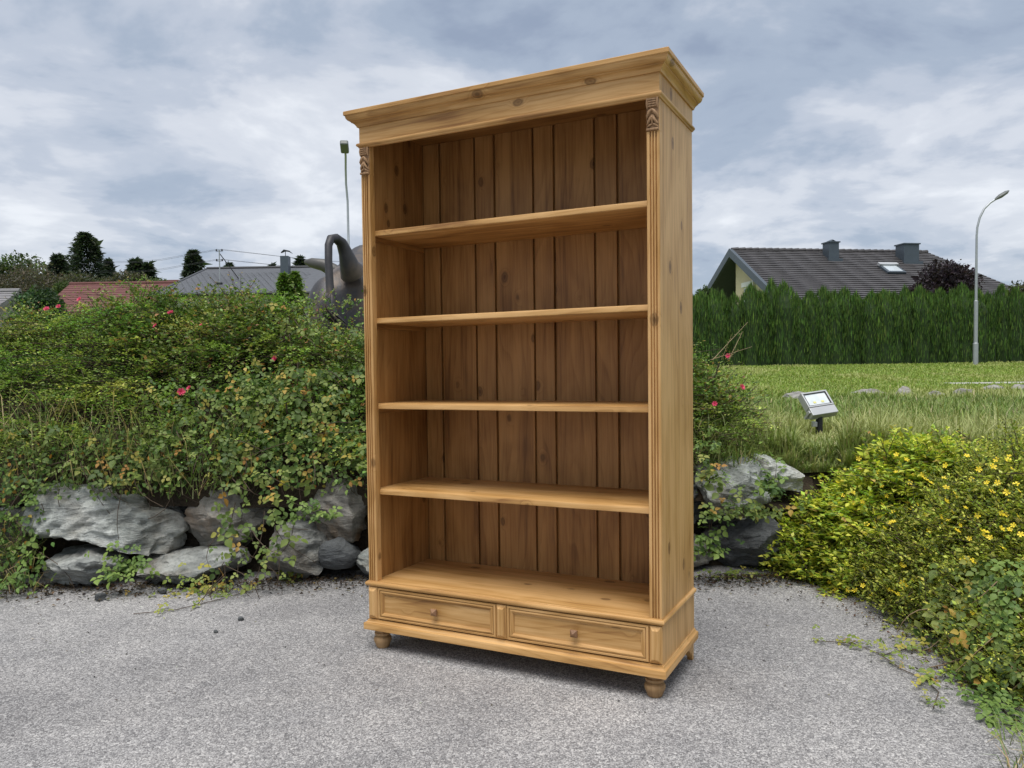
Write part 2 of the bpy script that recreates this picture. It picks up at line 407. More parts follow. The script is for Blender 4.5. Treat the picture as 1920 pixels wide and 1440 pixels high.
# frieze, beads, cornice, top
board('frieze_board', WX, -HW-.002, HW+.002, -.003, .018, 2.074, 2.150, bevel=.001)
for s in (-1, 1):
    x0, x1 = sorted((s*(HW+.0025), s*(HW-.018))); board('frieze_side', WZ, x0, x1, .0185, DP-.001, 2.074, 2.150, bevel=.001)
sweep('bead_moulding', [(-.006, ZT), (.0045, ZT+.0005), (.0062, ZT+.0045), (.0088, ZT+.0055), (.0118, ZT+.0088), (.0124, ZT+.0125), (.0108, ZT+.0165), (.0078, ZT+.0188), (.0020, ZT+.0190), (-.006, ZT+.0190)])
crown = [(-.006, 2.1405), (.0085, 2.1405), (.0105, 2.146), (.0150, 2.152), (.0205, 2.1562), (.0252, 2.1580), (.0252, 2.1615), (.0292, 2.1622), (.0345, 2.1655), (.0395, 2.1715), (.0415, 2.1790), (.0418, 2.1822), (.0452, 2.1832), (.0468, 2.1850), (.0468, 2.1982), (.0455, 2.2000), (-.006, 2.2000)]
sweep('crown_moulding', crown)
board('top_board', WX, -HW+.0065, HW-.0065, .0065, DP-.001, 2.180, 2.1985)
# shelves on battens
for z in (1.7266, 1.3700, 1.0182, .6641):
    t = .0225; r = .006
    prof = [(.0300, z-t+.002), (.0318, z-t), (DP-.0224, z-t), (DP-.0224, z), (.0300+r, z), (.0300+r*.35, z-r*.3), (.0300, z-r)]
    MB().loft([[(-.6022, y, q) for y, q in prof], [(.6022, y, q) for y, q in prof]]).build('shelf', WX, BC, 30)
    for s in (-1, 1):
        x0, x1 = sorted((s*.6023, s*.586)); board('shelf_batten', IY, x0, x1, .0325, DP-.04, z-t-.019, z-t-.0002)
# base carcass
sweep('base_bead', [(-.006, .2640), (.0030, .2640), (.0050, .2655), (.0085, .2675), (.0108, .2715), (.0112, .2760), (.0092, .2805), (.0058, .2830), (.0018, .2834), (.0006, .2862), (-.006, .2862)])
for s in (-1, 1):
    x0, x1 = sorted((s*HW, s*(HW-.0195))); board('base_side', WZ, x0+(.0004 if s < 0 else -.0002), x1-(.0002), .0205, DP-.0005, .123, .2641, bevel=.001) if False else None
board('base_front', WX, -HW+.001, HW-.001, .0125, .0295, .1245, .2639, bevel=0)
for s in (-1, 1):
    x0, x1 = sorted((s*(HW+.0012), s*(HW-.012))); board('base_side', WZ, x0, x1, .0035, DP-.001, .1245, .2638, bevel=.001)
def chamfer_block(x0, x1):
    y0, yf, c, z0, z1 = .012, -.0125, .0125, .1300, .2610
    v = [(x0, y0, z0), (x1, y0, z0), (x1, y0, z1), (x0, y0, z1), (x0, yf+.011, z0), (x1, yf+.011, z0), (x1, yf+.011, z1), (x0, yf+.011, z1),
         (x0+c, yf, z0+c*1.25), (x1-c, yf, z0+c*1.25), (x1-c, yf, z1-c*1.25), (x0+c, yf, z1-c*1.25)]
    f = [(0, 1, 5, 4), (1, 2, 6, 5), (2, 3, 7, 6), (3, 0, 4, 7), (4, 5, 9, 8), (5, 6, 10, 9), (6, 7, 11, 10), (7, 4, 8, 11), (8, 9, 10, 11), (3, 2, 1, 0)]
    MB().add(v, f).build('chamfered_block', WZ, BC, bevel=.0006)
for c in (-.600, -.0010, .6000): chamfer_block(c-.0222, c+.0222)
def drawer(x0, x1, kx):
    z0, z1 = .1305, .2605
    d = MB().box(x0+.026, x1-.026, .0048, .0120, z0+.024, z1-.024).build('drawer_front', WX, BC)
    prof = [(0, .012), (0, -.0010), (.0020, -.0045), (.0080, -.0050), (.0095, -.0042), (.0098, .0010), (.0118, .0012), (.0122, -.0030), (.0175, -.0048), (.0225, -.0020), (.0265, .0032), (.0290, .0036), (.0290, .012)]
    cs = [(x0, z0, 1, 1), (x1, z0, -1, 1), (x1, z1, -1, -1), (x0, z1, 1, -1)]
    for k in range(4):
        a, b = cs[k], cs[(k+1) % 4]
        MB().loft([[(a[0]+a[2]*o, y, a[1]+a[3]*o) for o, y in prof], [(b[0]+b[2]*o, y, b[1]+b[3]*o) for o, y in prof]]).build('frame_moulding', WX if k % 2 == 0 else WZ, d, 25)
    kz = .1955; h = .0135
    kb = MB().lathe([(.006, 0), (.006, .012)], n=10)
    kb.v = [(kx+x, .004-z, kz+y) for x, y, z in kb.v]
    q = [(-1, -1), (1, -1), (1, 1), (-1, 1)]
    rg = lambda s, y: [(kx+a*s, y, kz+b*s) for a, b in q]
    kb.loft([rg(h*.75, -.007), rg(h, -.010), rg(h, -.0165), rg(h*.16, -.026)])
    kb.build('drawer_knob', KNOB, d, 30, .0008)
drawer(-.5755, -.0245, -.297); drawer(.0225, .5755, .300)
sweep('plinth_moulding', [(-.016, .0837), (.0160, .0837), (.0170, .0850), (.0170, .1095), (.0160, .1110), (.0125, .1120), (.0085, .1140), (.0058, .1180), (.0048, .1215), (.0020, .1225), (.0020, .1260), (-.016, .1260)])
board('base_bottom', WX, -HW+.0165, HW-.0165, .0170, DP-.002, .1000, .1200)
for s in (-1, 1):
    MB().lathe([(.0235, 0), (.0265, .003), (.0285, .010), (.0335, .021), (.0372, .031), (.0375, .038), (.0345, .045), (.0270, .0485), (.0255, .0510), (.0315, .0535), (.0340, .0580), (.0330, .0635), (.0270, .0665), (.0265, .0685), (.0315, .0715), (.0335, .0770), (.0335, .0845)],
               (s*(HW-.038), .038, 0), 28).build('turned_foot', TURN, BC, 40)
    pr = [(DP-.002, .0838), (DP-.002, 0), (DP-.022, 0), (DP-.027, .010), (DP-.031, .0285), (DP-.036, .034), (DP-.040, .033), (DP-.0445, .024), (DP-.052, .037), (DP-.062, .047), (DP-.078, .054), (DP-.10, .064), (DP-.13, .0838)]
    xo, xi2 = s*(HW-.001), s*(HW-.021)
    MB().loft([[(xo, y, z) for y, z in pr], [(xi2, y, z) for y, z in pr]]).build('bracket_foot', WY, BC)

# ------------------------------------------------------------------ numpy noise for shapes
def hash3(i, j, k, seed):
    h = (i*374761393 + j*668265263 + k*2147483647 + seed*974634721) & 0xFFFFFFFF
    h = ((h ^ (h >> 13))*1274126177) & 0xFFFFFFFF
    return ((h ^ (h >> 16)) & 0xFFFF)/65535.0
def vnoise(P, seed=0):
    P = np.asarray(P, float); I = np.floor(P).astype(np.int64); Fq = P-I; Fq = Fq*Fq*(3-2*Fq); r = 0
    for a in (0, 1):
        for b in (0, 1):
            for c in (0, 1):
                w = (Fq[..., 0] if a else 1-Fq[..., 0])*(Fq[..., 1] if b else 1-Fq[..., 1])*(Fq[..., 2] if c else 1-Fq[..., 2])
                r = r + w*hash3(I[..., 0]+a, I[..., 1]+b, I[..., 2]+c, seed)
    return r
def fbm(P, seed=0, oct=4, gain=.5):
    s, a, t = 0, 1, 0
    for o in range(oct): s = s+a*vnoise(np.asarray(P)*2.0**o+o*17.3, seed+o); t += a; a *= gain
    return s/t
def unit(v): return v/(np.linalg.norm(v, axis=-1, keepdims=True)+1e-9)

# ------------------------------------------------------------------ boulders
def ico(sub):
    bm = bmesh.new(); bmesh.ops.create_icosphere(bm, subdivisions=sub, radius=1)
    v = np.array([p.co[:] for p in bm.verts]); f = np.array([[q.index for q in t.verts] for t in bm.faces]); bm.free(); return v, f
ICO = {k: ico(k) for k in (3, 4, 5, 6)}
def boulder(name, label, c, size, seed, mat, group=None, sub=5, boxy=.55, tilt=0, cuts=16, rough=.05):
    """angular quarry block: rounded box cut by planes, then split along its layers"""
    rg = np.random.default_rng(seed); v, f = ICO[sub]; v = v.copy()
    m = np.max(np.abs(v), axis=1, keepdims=True); v = v*(1-boxy)+v/m*boxy*.86
    for _ in range(cuts):
        n = unit(rg.normal(size=3)*np.array([1, 1, .8])); d = rg.uniform(.60, .86)
        o = np.maximum(v@n-d, 0); v -= o[:, None]*n*.97
    v = v*np.array(size)/2
    L = float(np.mean(size)); q = v/L
    lay = q@unit(np.array([rg.normal()*.35, rg.normal()*.35, 1.0]))
    n1 = fbm(q*2.2+seed*3.1, seed, 4)-.5
    st = lay*7+n1*3.5; st = (st-np.floor(st)); st = np.abs(st-.5)*2
    n3 = fbm(q*np.array([7, 7, 16])+seed, seed+5, 4, .55)-.5
    nn = unit(v)
    v += nn*(n1*rough*2.4+(st-.5)*rough*.75+n3*rough*1.9)[:, None]*L
    ct, s_ = math.cos(tilt), math.sin(tilt)
    v = np.stack([v[:, 0]*ct-v[:, 2]*s_, v[:, 1], v[:, 0]*s_+v[:, 2]*ct], 1)
    o = raw_mesh(name, v, f, mat, smooth=True); o.data.set_sharp_from_angle(angle=R(38))
    o.location = tuple(map(float, c))
    return tag(o, label, 'rock', group)
RK_PALE = rock_mat('pale_schist', (.31, .33, .31), (.60, .62, .585), (.20, .155, .10), .55, .8)
RK_GREY = rock_mat('grey_schist', (.26, .272, .26), (.52, .53, .50), (.17, .125, .08), .6, .6)
RK_RUST = rock_mat('rusty_schist', (.26, .245, .215), (.38, .37, .345), (.27, .155, .07), .85, .35)
RK_DARK = rock_mat('dark_stone', (.115, .122, .125), (.12, .13, .14), (.06, .055, .05), .2, .3)
RK_LAWN = rock_mat('lawn_stone', (.26, .25, .235), (.44, .43, .40), (.24, .18, .12), .4, .5)
def wall_rock(x0, y0, x1, y1, v, depth, label, seed, mat, **k):
    """a wall boulder filling photo box (x0,y0)-(x1,y1) with its middle v metres away"""
    a, b = at(x0, (y0+y1)/2, v), at(x1, (y0+y1)/2, v); t, u = at((x0+x1)/2, y0, v), at((x0+x1)/2, y1, v)
    c = (a+b)/2; c[2] = (t[2]+u[2])/2; c[1] += depth*.28
    return boulder('boulder', label, c, ((b[0]-a[0])*1.10, depth, (t[2]-u[2])*1.12), seed, mat, **k)
wall_rock(48, 912, 325, 1045, 4.32, .75, 'long pale grey boulder with layered white face, largest in the wall', 3, RK_PALE, sub=6, tilt=-.06, boxy=.62)
wall_rock(50, 1042, 218, 1112, 4.20, .55, 'low rounded grey boulder on the asphalt edge under the largest pale boulder', 5, RK_GREY, boxy=.7)
wall_rock(236, 1038, 445, 1112, 4.22, .55, 'long low slab boulder on the asphalt beside the ivy tuft', 8, RK_GREY, boxy=.7, tilt=.10)
wall_rock(330, 918, 500, 1042, 4.40, .7, 'brownish grey boulder right of the largest pale boulder', 13, RK_RUST, tilt=.18)
wall_rock(288, 915, 350, 1040, 4.52, .5, 'narrow dark slab wedged between the pale and brownish boulders', 15, RK_GREY, sub=4)
wall_rock(468, 990, 615, 1104, 4.28, .6, 'squat dark grey boulder on the ground beside the black rounded stone', 21, RK_GREY, tilt=-.12)
wall_rock(535, 905, 705, 1018, 4.42, .7, 'rust stained boulder partly hidden behind the bookcase', 27, RK_RUST, boxy=.65)
wall_rock(594, 1014, 668, 1070, 4.30, .32, 'rounded black stone held between the lower boulders', 31, RK_DARK, sub=4, boxy=.25, cuts=4, rough=.03)
wall_rock(650, 1015, 790, 1098, 4.26, .5, 'pale grey boulder low in the wall behind the fluted stile', 35, RK_PALE, boxy=.6)
wall_rock(-110, 955, 40, 1100, 4.30, .6, 'grey boulder half hidden under hanging ivy', 39, RK_GREY)
wall_rock(720, 905, 960, 1090, 4.42, .6, 'grey boulder in the wall hidden behind the bookcase shelves', 41, RK_GREY)
wall_rock(940, 900, 1180, 1090, 4.42, .6, 'rusty boulder in the wall hidden behind the bookcase drawers', 43, RK_RUST)
wall_rock(1160, 910, 1345, 1000, 4.40, .6, 'dark grey boulder just behind the right side of the bookcase', 47, RK_DARK, boxy=.6)
wall_rock(1308, 855, 1455, 968, 4.36, .6, 'steep grey slab boulder with ribbed face above the ivy', 53, RK_PALE, sub=6, tilt=-.30, boxy=.62)
wall_rock(1395, 858, 1510, 920, 4.50, .6, 'flat grey capping stone under the grass beside the yellow shrub', 57, RK_PALE, tilt=-.10)
wall_rock(1330, 965, 1470, 1086, 4.42, .6, 'dark boulder at the foot of the wall beside the yellow shrub', 59, RK_DARK, boxy=.7)
wall_rock(1230, 1000, 1340, 1075, 4.40, .45, 'small brownish stone low in the wall beside the bookcase base', 61, RK_RUST, sub=4)
wall_rock(-330, 930, -110, 1100, 4.35, .6, 'broad grey boulder at the far ivy covered end of the wall', 63, RK_GREY)
# stones set in the lawn
for i, (x0, y0, x1, y1, v, lab) in enumerate([(1592, 728, 1678, 756, 13.2, 'long low grey stone in the lawn beside the floodlight'), (1676, 722, 1718, 756, 13.2, 'upright leaning stone in the lawn stone row'),
        (1728, 731, 1786, 752, 13.3, 'flat grey stone in the middle of the lawn stone row'), (1786, 730, 1832, 752, 13.5, 'pale stone in the lawn row below the path'),
        (1842, 733, 1886, 752, 13.6, 'half buried stone in the lawn row below the path end'), (1890, 735, 1935, 756, 13.6, 'broad stone ending the lawn row'),
        (1458, 733, 1520, 760, 12.9, 'flat earthy stone in the grass behind the floodlight')]):
    a, b = at(x0, y1, v), at(x1, y0, v); c = (a+b)/2; zg = float(terrain_z(c[0], c[1])); c[2] = max(c[2]-.03, zg)
    boulder('lawn_stone', lab, c, ((b[0]-a[0])*1.05, .35, max(.24, (b[2]-a[2])*1.2)), 70+i, RK_LAWN, 'stones set in the lawn', 4, .5)
# loose stones on the asphalt
for i, (x, y, s_, lab) in enumerate([(190, 1129, .062, 'black angular pebble lying on the asphalt before the low boulders'), (452, 1168, .030, 'small black pebble on open asphalt before the boulders'),
        (304, 1117, .05, 'dark broken stone among the litter at the wall foot'), (405, 1192, .022, 'tiny dark pebble alone on the asphalt')]):
    v = CAM_Z*F_PX/(y-(694.6-.0126*(x-965))); p = at(x, y, v); p[2] = s_*.28
    boulder('pebble', lab, p, (s_, s_*.8, s_*.75), 90+i, RK_DARK, 'loose dark pebbles on the asphalt', 3, .4, 0, 7, .03)

# ------------------------------------------------------------------ leaves and sprays
T_SMALL = (np.array([(0, 0, 0), (.45, .5, .10), (1, 0, 0), (.45, -.5, .10)]), np.array([(0, 1, 2, 3)]))
T_FOLD = (np.array([(0, 0, 0), (.35, .5, .12), (1, 0, -.10), (.35, -.5, .12), (.4, 0, 0)]), np.array([(0, 4, 2, 1), (0, 3, 2, 4)]))
T_BIG = (np.array([(0, 0, 0), (.18, .36, .06), (.45, .50, .09), (.78, .26, .02), (1, 0, -.12), (.78, -.26, .02), (.45, -.50, .09), (.18, -.36, .06), (.25, 0, .0), (.6, 0, -.02)]),
         np.array([(0, 8, 2, 1), (8, 9, 3, 2), (9, 4, 4, 3), (0, 7, 6, 8), (8, 6, 5, 9), (9, 5, 4, 4)]))
def leaf_cloud(name, P, D, N, L, W, col, tmpl, mat, parent=None):
    tv, tf = tmpl; D = unit(D); S = unit(np.cross(D, N)); N2 = np.cross(S, D)
    n = len(P); L = np.broadcast_to(L, n)[:, None, None]; W = np.broadcast_to(W, n)[:, None, None]
    V = P[:, None, :]+D[:, None, :]*tv[None, :, 0:1]*L+S[:, None, :]*tv[None, :, 1:2]*W+N2[:, None, :]*tv[None, :, 2:3]*L
    k = len(tv)
    quads = [q for q in tf if len(set(q)) == 4]; tris = [[i for j, i in enumerate(q) if i not in q[:j]] for q in tf if len(set(q)) == 3]
    C = np.repeat(col, k, axis=0)
    if tris:
        tf2 = []
        for q in quads: tf2 += [(q[0], q[1], q[2]), (q[0], q[2], q[3])]
        tf2 += [tuple(t) for t in tris]; tf = np.array(tf2)
    Fq = (np.arange(n)[:, None, None]*k+tf[None]).reshape(-1, tf.shape[1])
    return raw_mesh(name, V.reshape(-1, 3), Fq, mat, parent, C)
def palette(rg, n, cols, w, jit=.18):
    c = np.array(cols)[rg.choice(len(cols), n, p=np.array(w)/sum(w))]
    return np.clip(c*np.exp(rg.normal(0, jit, (n, 1)))*np.exp(rg.normal(0, jit*.35, (n, 3))), .004, .9)
def stems_mesh(name, A, B, r0, r1, mat, parent, bend=None, seg=3):
    """thin three-sided stems from A to B, vectorised"""
    n = len(A); d = unit(B-A); ref = np.where(np.abs(d[:, 2:3]) < .9, [[0, 0, 1.]], [[1., 0, 0]]); a = unit(np.cross(d, ref)); b = np.cross(a, d)
    V = []
    for i in range(seg+1):
        t = i/seg; c = A+(B-A)*t
        if bend is not None: c = c+bend*(4*t*(1-t))
        r = r0*(1-t)+r1*t
        for k in range(3):
            an = 2*math.pi*k/3; V.append(c+r*(math.cos(an)*a+math.sin(an)*b))
    V = np.stack(V, 1); m = 3*(seg+1); F_ = []
    for i in range(seg):
        for k in range(3): F_.append((i*3+k, i*3+(k+1) % 3, i*3+3+(k+1) % 3, i*3+3+k))
    Fq = (np.arange(n)[:, None, None]*m+np.array(F_)[None]).reshape(-1, 4)
    return raw_mesh(name, V.reshape(-1, 3), Fq, mat, parent)
def sprays(rg, S0, D0, length, K, leafL, aspect, spread=.9, droop=.10, nz=.35):
    """K leaves in two ranks along each of M arching twigs; returns leaf arrays"""
    M = len(S0); D0 = unit(D0); length = np.broadcast_to(length, M)
    t = (np.arange(K)+.6)/K
    side = unit(np.cross(D0, [[0, 0, 1.]])+1e-4)
    P = S0[:, None]+D0[:, None]*(length[:, None]*t[None])[..., None]
    P[..., 2] -= droop*length[:, None]*t[None]**2*1.6
    P += rg.normal(0, .006, P.shape)
    sg = np.where(np.arange(K) % 2 == 0, 1., -1.)[None, :, None]
    D = D0[:, None]*.55+side[:, None]*sg*spread+rg.normal(0, .30, P.shape); D[..., 2] += .12
    N = np.zeros_like(D); N[..., 2] = 1; N += rg.normal(0, nz, D.shape)
    L = leafL*np.exp(rg.normal(0, .22, (M, K)))*(1-.35*t[None]**3)
    E = S0+D0*length[:, None]; E[:, 2] -= droop*length*1.6
    return P.reshape(-1, 3), D.reshape(-1, 3), N.reshape(-1, 3), L.ravel(), (L*aspect).ravel(), E

# ------------------------------------------------------------------ the planted mound behind the wall
CREST_X = np.array([-4.6, -3.9, -3.6, -3.3, -2.9, -2.6, -2.2, -2.0, -1.75, -1.55, -1.35, -1.0, -.4, .3, .9, 1.15, 1.30, 1.45, 1.58, 1.75])
CREST_Z = np.array([1.25, 1.36, 1.46, 1.57, 1.63, 1.66, 1.65, 1.65, 1.60, 1.48, 1.42, 1.42, 1.42, 1.40, 1.28, 1.16, 1.04, .84, .62, .58])
def mound(u, v):
    cr = np.interp(u, CREST_X, CREST_Z); vc = np.interp(u, [-2, .5, 1.6], [5.75, 5.5, 5.15])
    s = (v-4.36)/(vc-4.36)
    f = np.where(s < 1, np.sin(np.clip(s, 0, 1)*math.pi/2)**.85, np.cos(np.clip((s-1)*1.0, 0, 1)*math.pi/2)**.7)
    z = .56+(cr-.56)*f
    lump = fbm(np.stack([u*2.3, z*3.4, v*1.6], -1), 7, 3)-.5
    return z+.26*lump*2*np.clip(s*3, 0, 1)*np.clip(1.25-s*.95, .25, 1)
def mound_normal(u, v, e=.05):
    n = np.stack([-(mound(u+e, v)-mound(u-e, v))/(2*e), -(mound(u, v+e)-mound(u, v-e))/(2*e), np.ones_like(u)], -1); return unit(n)
sm = heightfield('earth_mound', np.linspace(-4.8, 1.75, 100), np.linspace(4.42, 7.0, 44), lambda U, V: np.maximum(mound(U, V)-.26, terrain_z(U, V)-.05), M_SOIL)
tag(sm, kind='structure')

G_COTON = [(0.105, 0.174, 0.042), (0.163, 0.246, 0.057), (0.236, 0.324, 0.079), (0.058, 0.102, 0.028), (0.326, 0.36, 0.094)]
G_ROSE = [(0.172, 0.241, 0.063), (0.253, 0.31, 0.082), (0.103, 0.161, 0.047), (0.345, 0.287, 0.095), (0.368, 0.196, 0.095)]
G_BRAM = [(0.127, 0.213, 0.055), (0.19, 0.287, 0.076), (0.253, 0.345, 0.1), (0.075, 0.138, 0.038), (0.517, 0.391, 0.084), (0.483, 0.253, 0.063)]
rg = np.random.default_rng(11)
def mound_sites(n, u0, u1, v0, v1, rg, vpow=1.0):
    u = rg.uniform(u0, u1, n); v = v0+(v1-v0)*rg.uniform(0, 1, n)**vpow
    return u, v, mound(u, v)
def shrub_pick(centres, u, v):
    d = np.stack([(u-a)**2+(v-b)**2 for a, b in centres], 0); return d.argmin(0)
# cotoneaster: low layered fans of tiny leaves over the whole mound
CO = [(-3.9, 5.2, 'low spreading cotoneaster at the far end of the mound by the grey barn roof'), (-3.0, 5.5, 'cotoneaster with layered fan sprays below the red roof'), (-2.15, 5.55, 'cotoneaster with long arching sprays below the slate roof'),
      (-1.35, 5.6, 'cotoneaster wrapped round the bronze bull tail'), (-2.6, 4.85, 'cotoneaster in the lower face of the mound above the pale boulder'), (-1.4, 4.9, 'dark cotoneaster low beside the bookcase stile'),
      (-.3, 5.4, 'cotoneaster filling the mound behind the bookcase'), (.8, 5.1, 'cotoneaster at the lawn end of the mound behind the bookcase')]
NC, NS = 780, 16                                  # fans, twigs in a fan
cu, cv, cz = mound_sites(NC, -4.4, 1.50, 4.46, 6.2, rg)
fu, fv, fz = mound_sites(110, -4.5, 1.2, 4.40, 4.62, rg); fm = (fu < -3.1) | (fu > -.75); cu, cv, cz = np.r_[cu, fu[fm]], np.r_[cv, fv[fm]], np.r_[cz, fz[fm]]
keep = ~((cu > -.5) & (cu < .6) & (cv > 4.7) & (rg.random(len(cu)) < .35)); cu, cv, cz = cu[keep], cv[keep], cz[keep]
which = shrub_pick([(a, b) for a, b, _ in CO], cu, cv)
for i, (a, b, lab) in enumerate(CO):
    m = which == i; uu, vv, zz = cu[m], cv[m], cz[m]; nc = len(uu); n = nc*NS
    T = thing('cotoneaster_shrub', lab, 'shrub', (a, b, float(terrain_z(a, b))), 0, 'cotoneasters on the mound')
    o = np.array(T.location); N = mound_normal(uu, vv)
    C0 = np.stack([uu, vv, zz], -1)-N*rg.uniform(.03, .20, (nc, 1)); C0[:, 1] += .08
    az0 = rg.normal(-1.57, .75, nc); big = rg.uniform(.75, 1.3, nc)
    S0 = np.repeat(C0, NS, 0)+rg.normal(0, .035, (n, 3)); az = np.repeat(az0, NS)+rg.normal(0, .62, n)
    el = np.repeat(rg.normal(.16, .20, nc), NS)+rg.normal(0, .13, n)
    D0 = np.stack([np.cos(az), np.sin(az), el], -1)+np.repeat(N, NS, 0)*.18
    ln = np.repeat(big, NS)*rg.uniform(.20, .46, n)
    P, D, Nn, L, W, E = sprays(rg, S0, D0, ln, 24, .0215, .60, .95, .20, .28)
    base = np.repeat(palette(rg, nc, G_COTON, [3, 4, 3.5, 2.2, 1.6], .20), NS, 0)*np.exp(rg.normal(0, .14, (n, 1)))
    c = np.repeat(base, 24, 0)*np.exp(rg.normal(0, .16, (n*24, 1)))
    tip = np.tile(np.linspace(.85, 1.35, 24), n)[:, None]; c = np.clip(c*tip, 0, .8)
    leaf_cloud('foliage', P-o, D, Nn, L, W, c, T_SMALL, M_LEAF, T)['kind'] = 'stuff'
    q = rg.random(n) < .5
    stems_mesh('twigs', S0[q]-o, E[q]-o, .0030, .0012, M_STEM, T)['kind'] = 'stuff'
    k = 7; A = np.tile([[0, 0, -.02]], (k, 1)); Bp = np.stack([rg.normal(0, .25, k), rg.normal(-.1, .2, k), rg.uniform(.35, .6, k)], -1)
    stems_mesh('stems', A, Bp, .012, .005, M_STEM, T)['kind'] = 'stuff'
# rose bushes with pink blooms
def petal_flower(name, petals, size, cup, mat, centre=None, layers=1):
    mb = MB()
    for l in range(layers):
        for k in range(petals):
            a = 2*math.pi*(k+l*.5)/petals; s_ = size*(1-.33*l); up = cup*(1+.9*l)
            pt = lambda r, t, z: (r*math.cos(a+t), r*math.sin(a+t), z)
            mb.add([pt(.08*s_, 0, 0), pt(.55*s_, -.5, up*.5*s_), pt(s_, -.32, up*s_), pt(s_*1.02, .32, up*s_), pt(.55*s_, .5, up*.5*s_)], [(0, 1, 2, 3, 4)])
    if centre: mb.ball((0, 0, .03*size), (.22*size, .22*size, .14*size), 6, 4)
    me = bpy.data.meshes.new(name); me.from_pydata(mb.v, [], mb.f); me.materials.append(mat); return me
M_PINK = plain('pink_petal', (.62, .055, .13), .55, var=.3, scale=60)
M_YELL = plain('yellow_petal', (.80, .62, .035), .55, var=.12, scale=60)
ME_ROSE = petal_flower('rose_bloom', 6, .030, .45, M_PINK, layers=3)
ME_POT = petal_flower('shrub_bloom', 5, .0140, .22, M_YELL, True)
def flower(mesh, name, p, parent, scale, tilt):
    o = bpy.data.objects.new(name, mesh); link(o, parent); o.location = tuple(map(float, p)); o.scale = (scale,)*3; o.rotation_euler = tilt; return o
ROSES = [(-3.75, 5.55, 'rose bush with pink blooms at the low end of the mound', [(2, 614), (94, 581), (116, 576), (155, 563)], .34),
         (-2.25, 5.3, 'rose bush with pink blooms in the middle of the mound', [(297, 612), (325, 588), (383, 611), (345, 735), (360, 728)], .40),
         (-1.45, 5.2, 'rose bush with one pink bloom beside the bookcase stile', [(519, 673)], .40),
         (1.12, 5.05, 'rose bush with pink blooms beside the bookcase right side panel', [(1363, 668), (1387, 726), (1337, 757)], .34)]
for a, b, lab, blooms, rad in ROSES:
    T = thing('rose_bush', lab, 'rose bush', (a, b, float(terrain_z(a, b))), 0, 'rose bushes on the mound'); o = np.array(T.location)
    n = 420; an = rg.uniform(0, 6.283, n); rr = rad*np.sqrt(rg.random(n))*1.25; uu, vv = a+rr*np.cos(an), b+rr*np.sin(an)*.9
    zz = mound(uu, vv); S0 = np.stack([uu, vv, zz-rg.uniform(-.04, .16, n)], -1); N = mound_normal(uu, vv)
    D0 = N*.8+rg.normal(0, .5, (n, 3)); D0[:, 2] += .3
    P, D, Nn, L, W, E = sprays(rg, S0, D0, rg.uniform(.10, .26, n), 11, .030, .62, 1.0, .15, .45)
    leaf_cloud('foliage', P-o, D, Nn, L, W, palette(rg, len(P), G_ROSE, [4, 3, 3, .8, .6], .25), T_FOLD, M_LEAF, T)['kind'] = 'stuff'
    q = rg.random(n) < .5; stems_mesh('twigs', S0[q]-o, E[q]-o, .003, .0014, M_STEM, T)['kind'] = 'stuff'
    Bp = np.stack([rg.normal(0, .2, 6), rg.normal(0, .2, 6), rg.uniform(.5, .8, 6)], -1); stems_mesh('stems', np.zeros((6, 3)), Bp, .012, .006, M_STEM, T)['kind'] = 'stuff'
    for (fx, fy) in blooms:
        # the bloom sits on the leaf surface along that line of sight
        for vv_ in np.arange(4.3, 6.6, .02):
            p = at(fx, fy, vv_)
            if p[2] < mound(np.array([p[0]]), np.array([vv_]))[0]+.10: break
        flower(ME_ROSE, 'rose_bloom', p-o+np.array([0, -.04, .0]), T, rg.uniform(.5, .8), (R(rg.uniform(35, 70)), 0, R(rg.uniform(-40, 40))))
# tall shoots of the roses standing above the outline
# brambles and creeper with large leaves
def bram_leaf_mesh(name):
    v, f = T_BIG; mb = MB()
    for a, s_, dx in ((0, .92, .42), (1.45, .72, .08), (-1.45, .72, .08)):
        w = v.copy(); w = v.copy(); w = w*np.array([s_, s_*.74, s_]); x = w[:, 0]*math.cos(a)-w[:, 1]*math.sin(a)+dx; y = w[:, 0]*math.sin(a)+w[:, 1]*math.cos(a)
        n = len(mb.v); mb.v += list(zip(x.tolist(), y.tolist(), (w[:, 2]-abs(a)*.03).tolist()))
        mb.f += [tuple(int(i)+n for j, i in enumerate(q) if i not in q[:j]) for q in f]
    me = bpy.data.meshes.new(name); me.from_pydata(mb.v, [], mb.f); me.shade_smooth(); return me
LEAF_RAMP = [(0, (.055, .095, .024)), (.3, (.115, .175, .040)), (.62, (.185, .245, .058)), (.86, (.27, .31, .080)), (.94, (.44, .34, .07)), (1.0, (.42, .21, .06))]
M_BLEAF = leaf_mat('bramble_leaf', False, .5, .28, LEAF_RAMP)
M_ILEAF = leaf_mat('ivy_leaf', False, .5, .25, [(0, (.065, .125, .03)), (.5, (.14, .225, .05)), (1, (.23, .32, .075))])
M_YLEAF = leaf_mat('yellowing_leaf', False, .42, .28, [(0, (.12, .19, .04)), (.5, (.24, .30, .06)), (.85, (.42, .38, .08)), (1, (.38, .2, .06))])
ME_BR = bram_leaf_mesh('bramble_leaf'); ME_BR.materials.append(M_BLEAF)
ME_IV = ME_BR.copy(); ME_IV.materials.clear(); ME_IV.materials.append(M_ILEAF)
ME_YL = ME_BR.copy(); ME_YL.materials.clear(); ME_YL.materials.append(M_YLEAF)
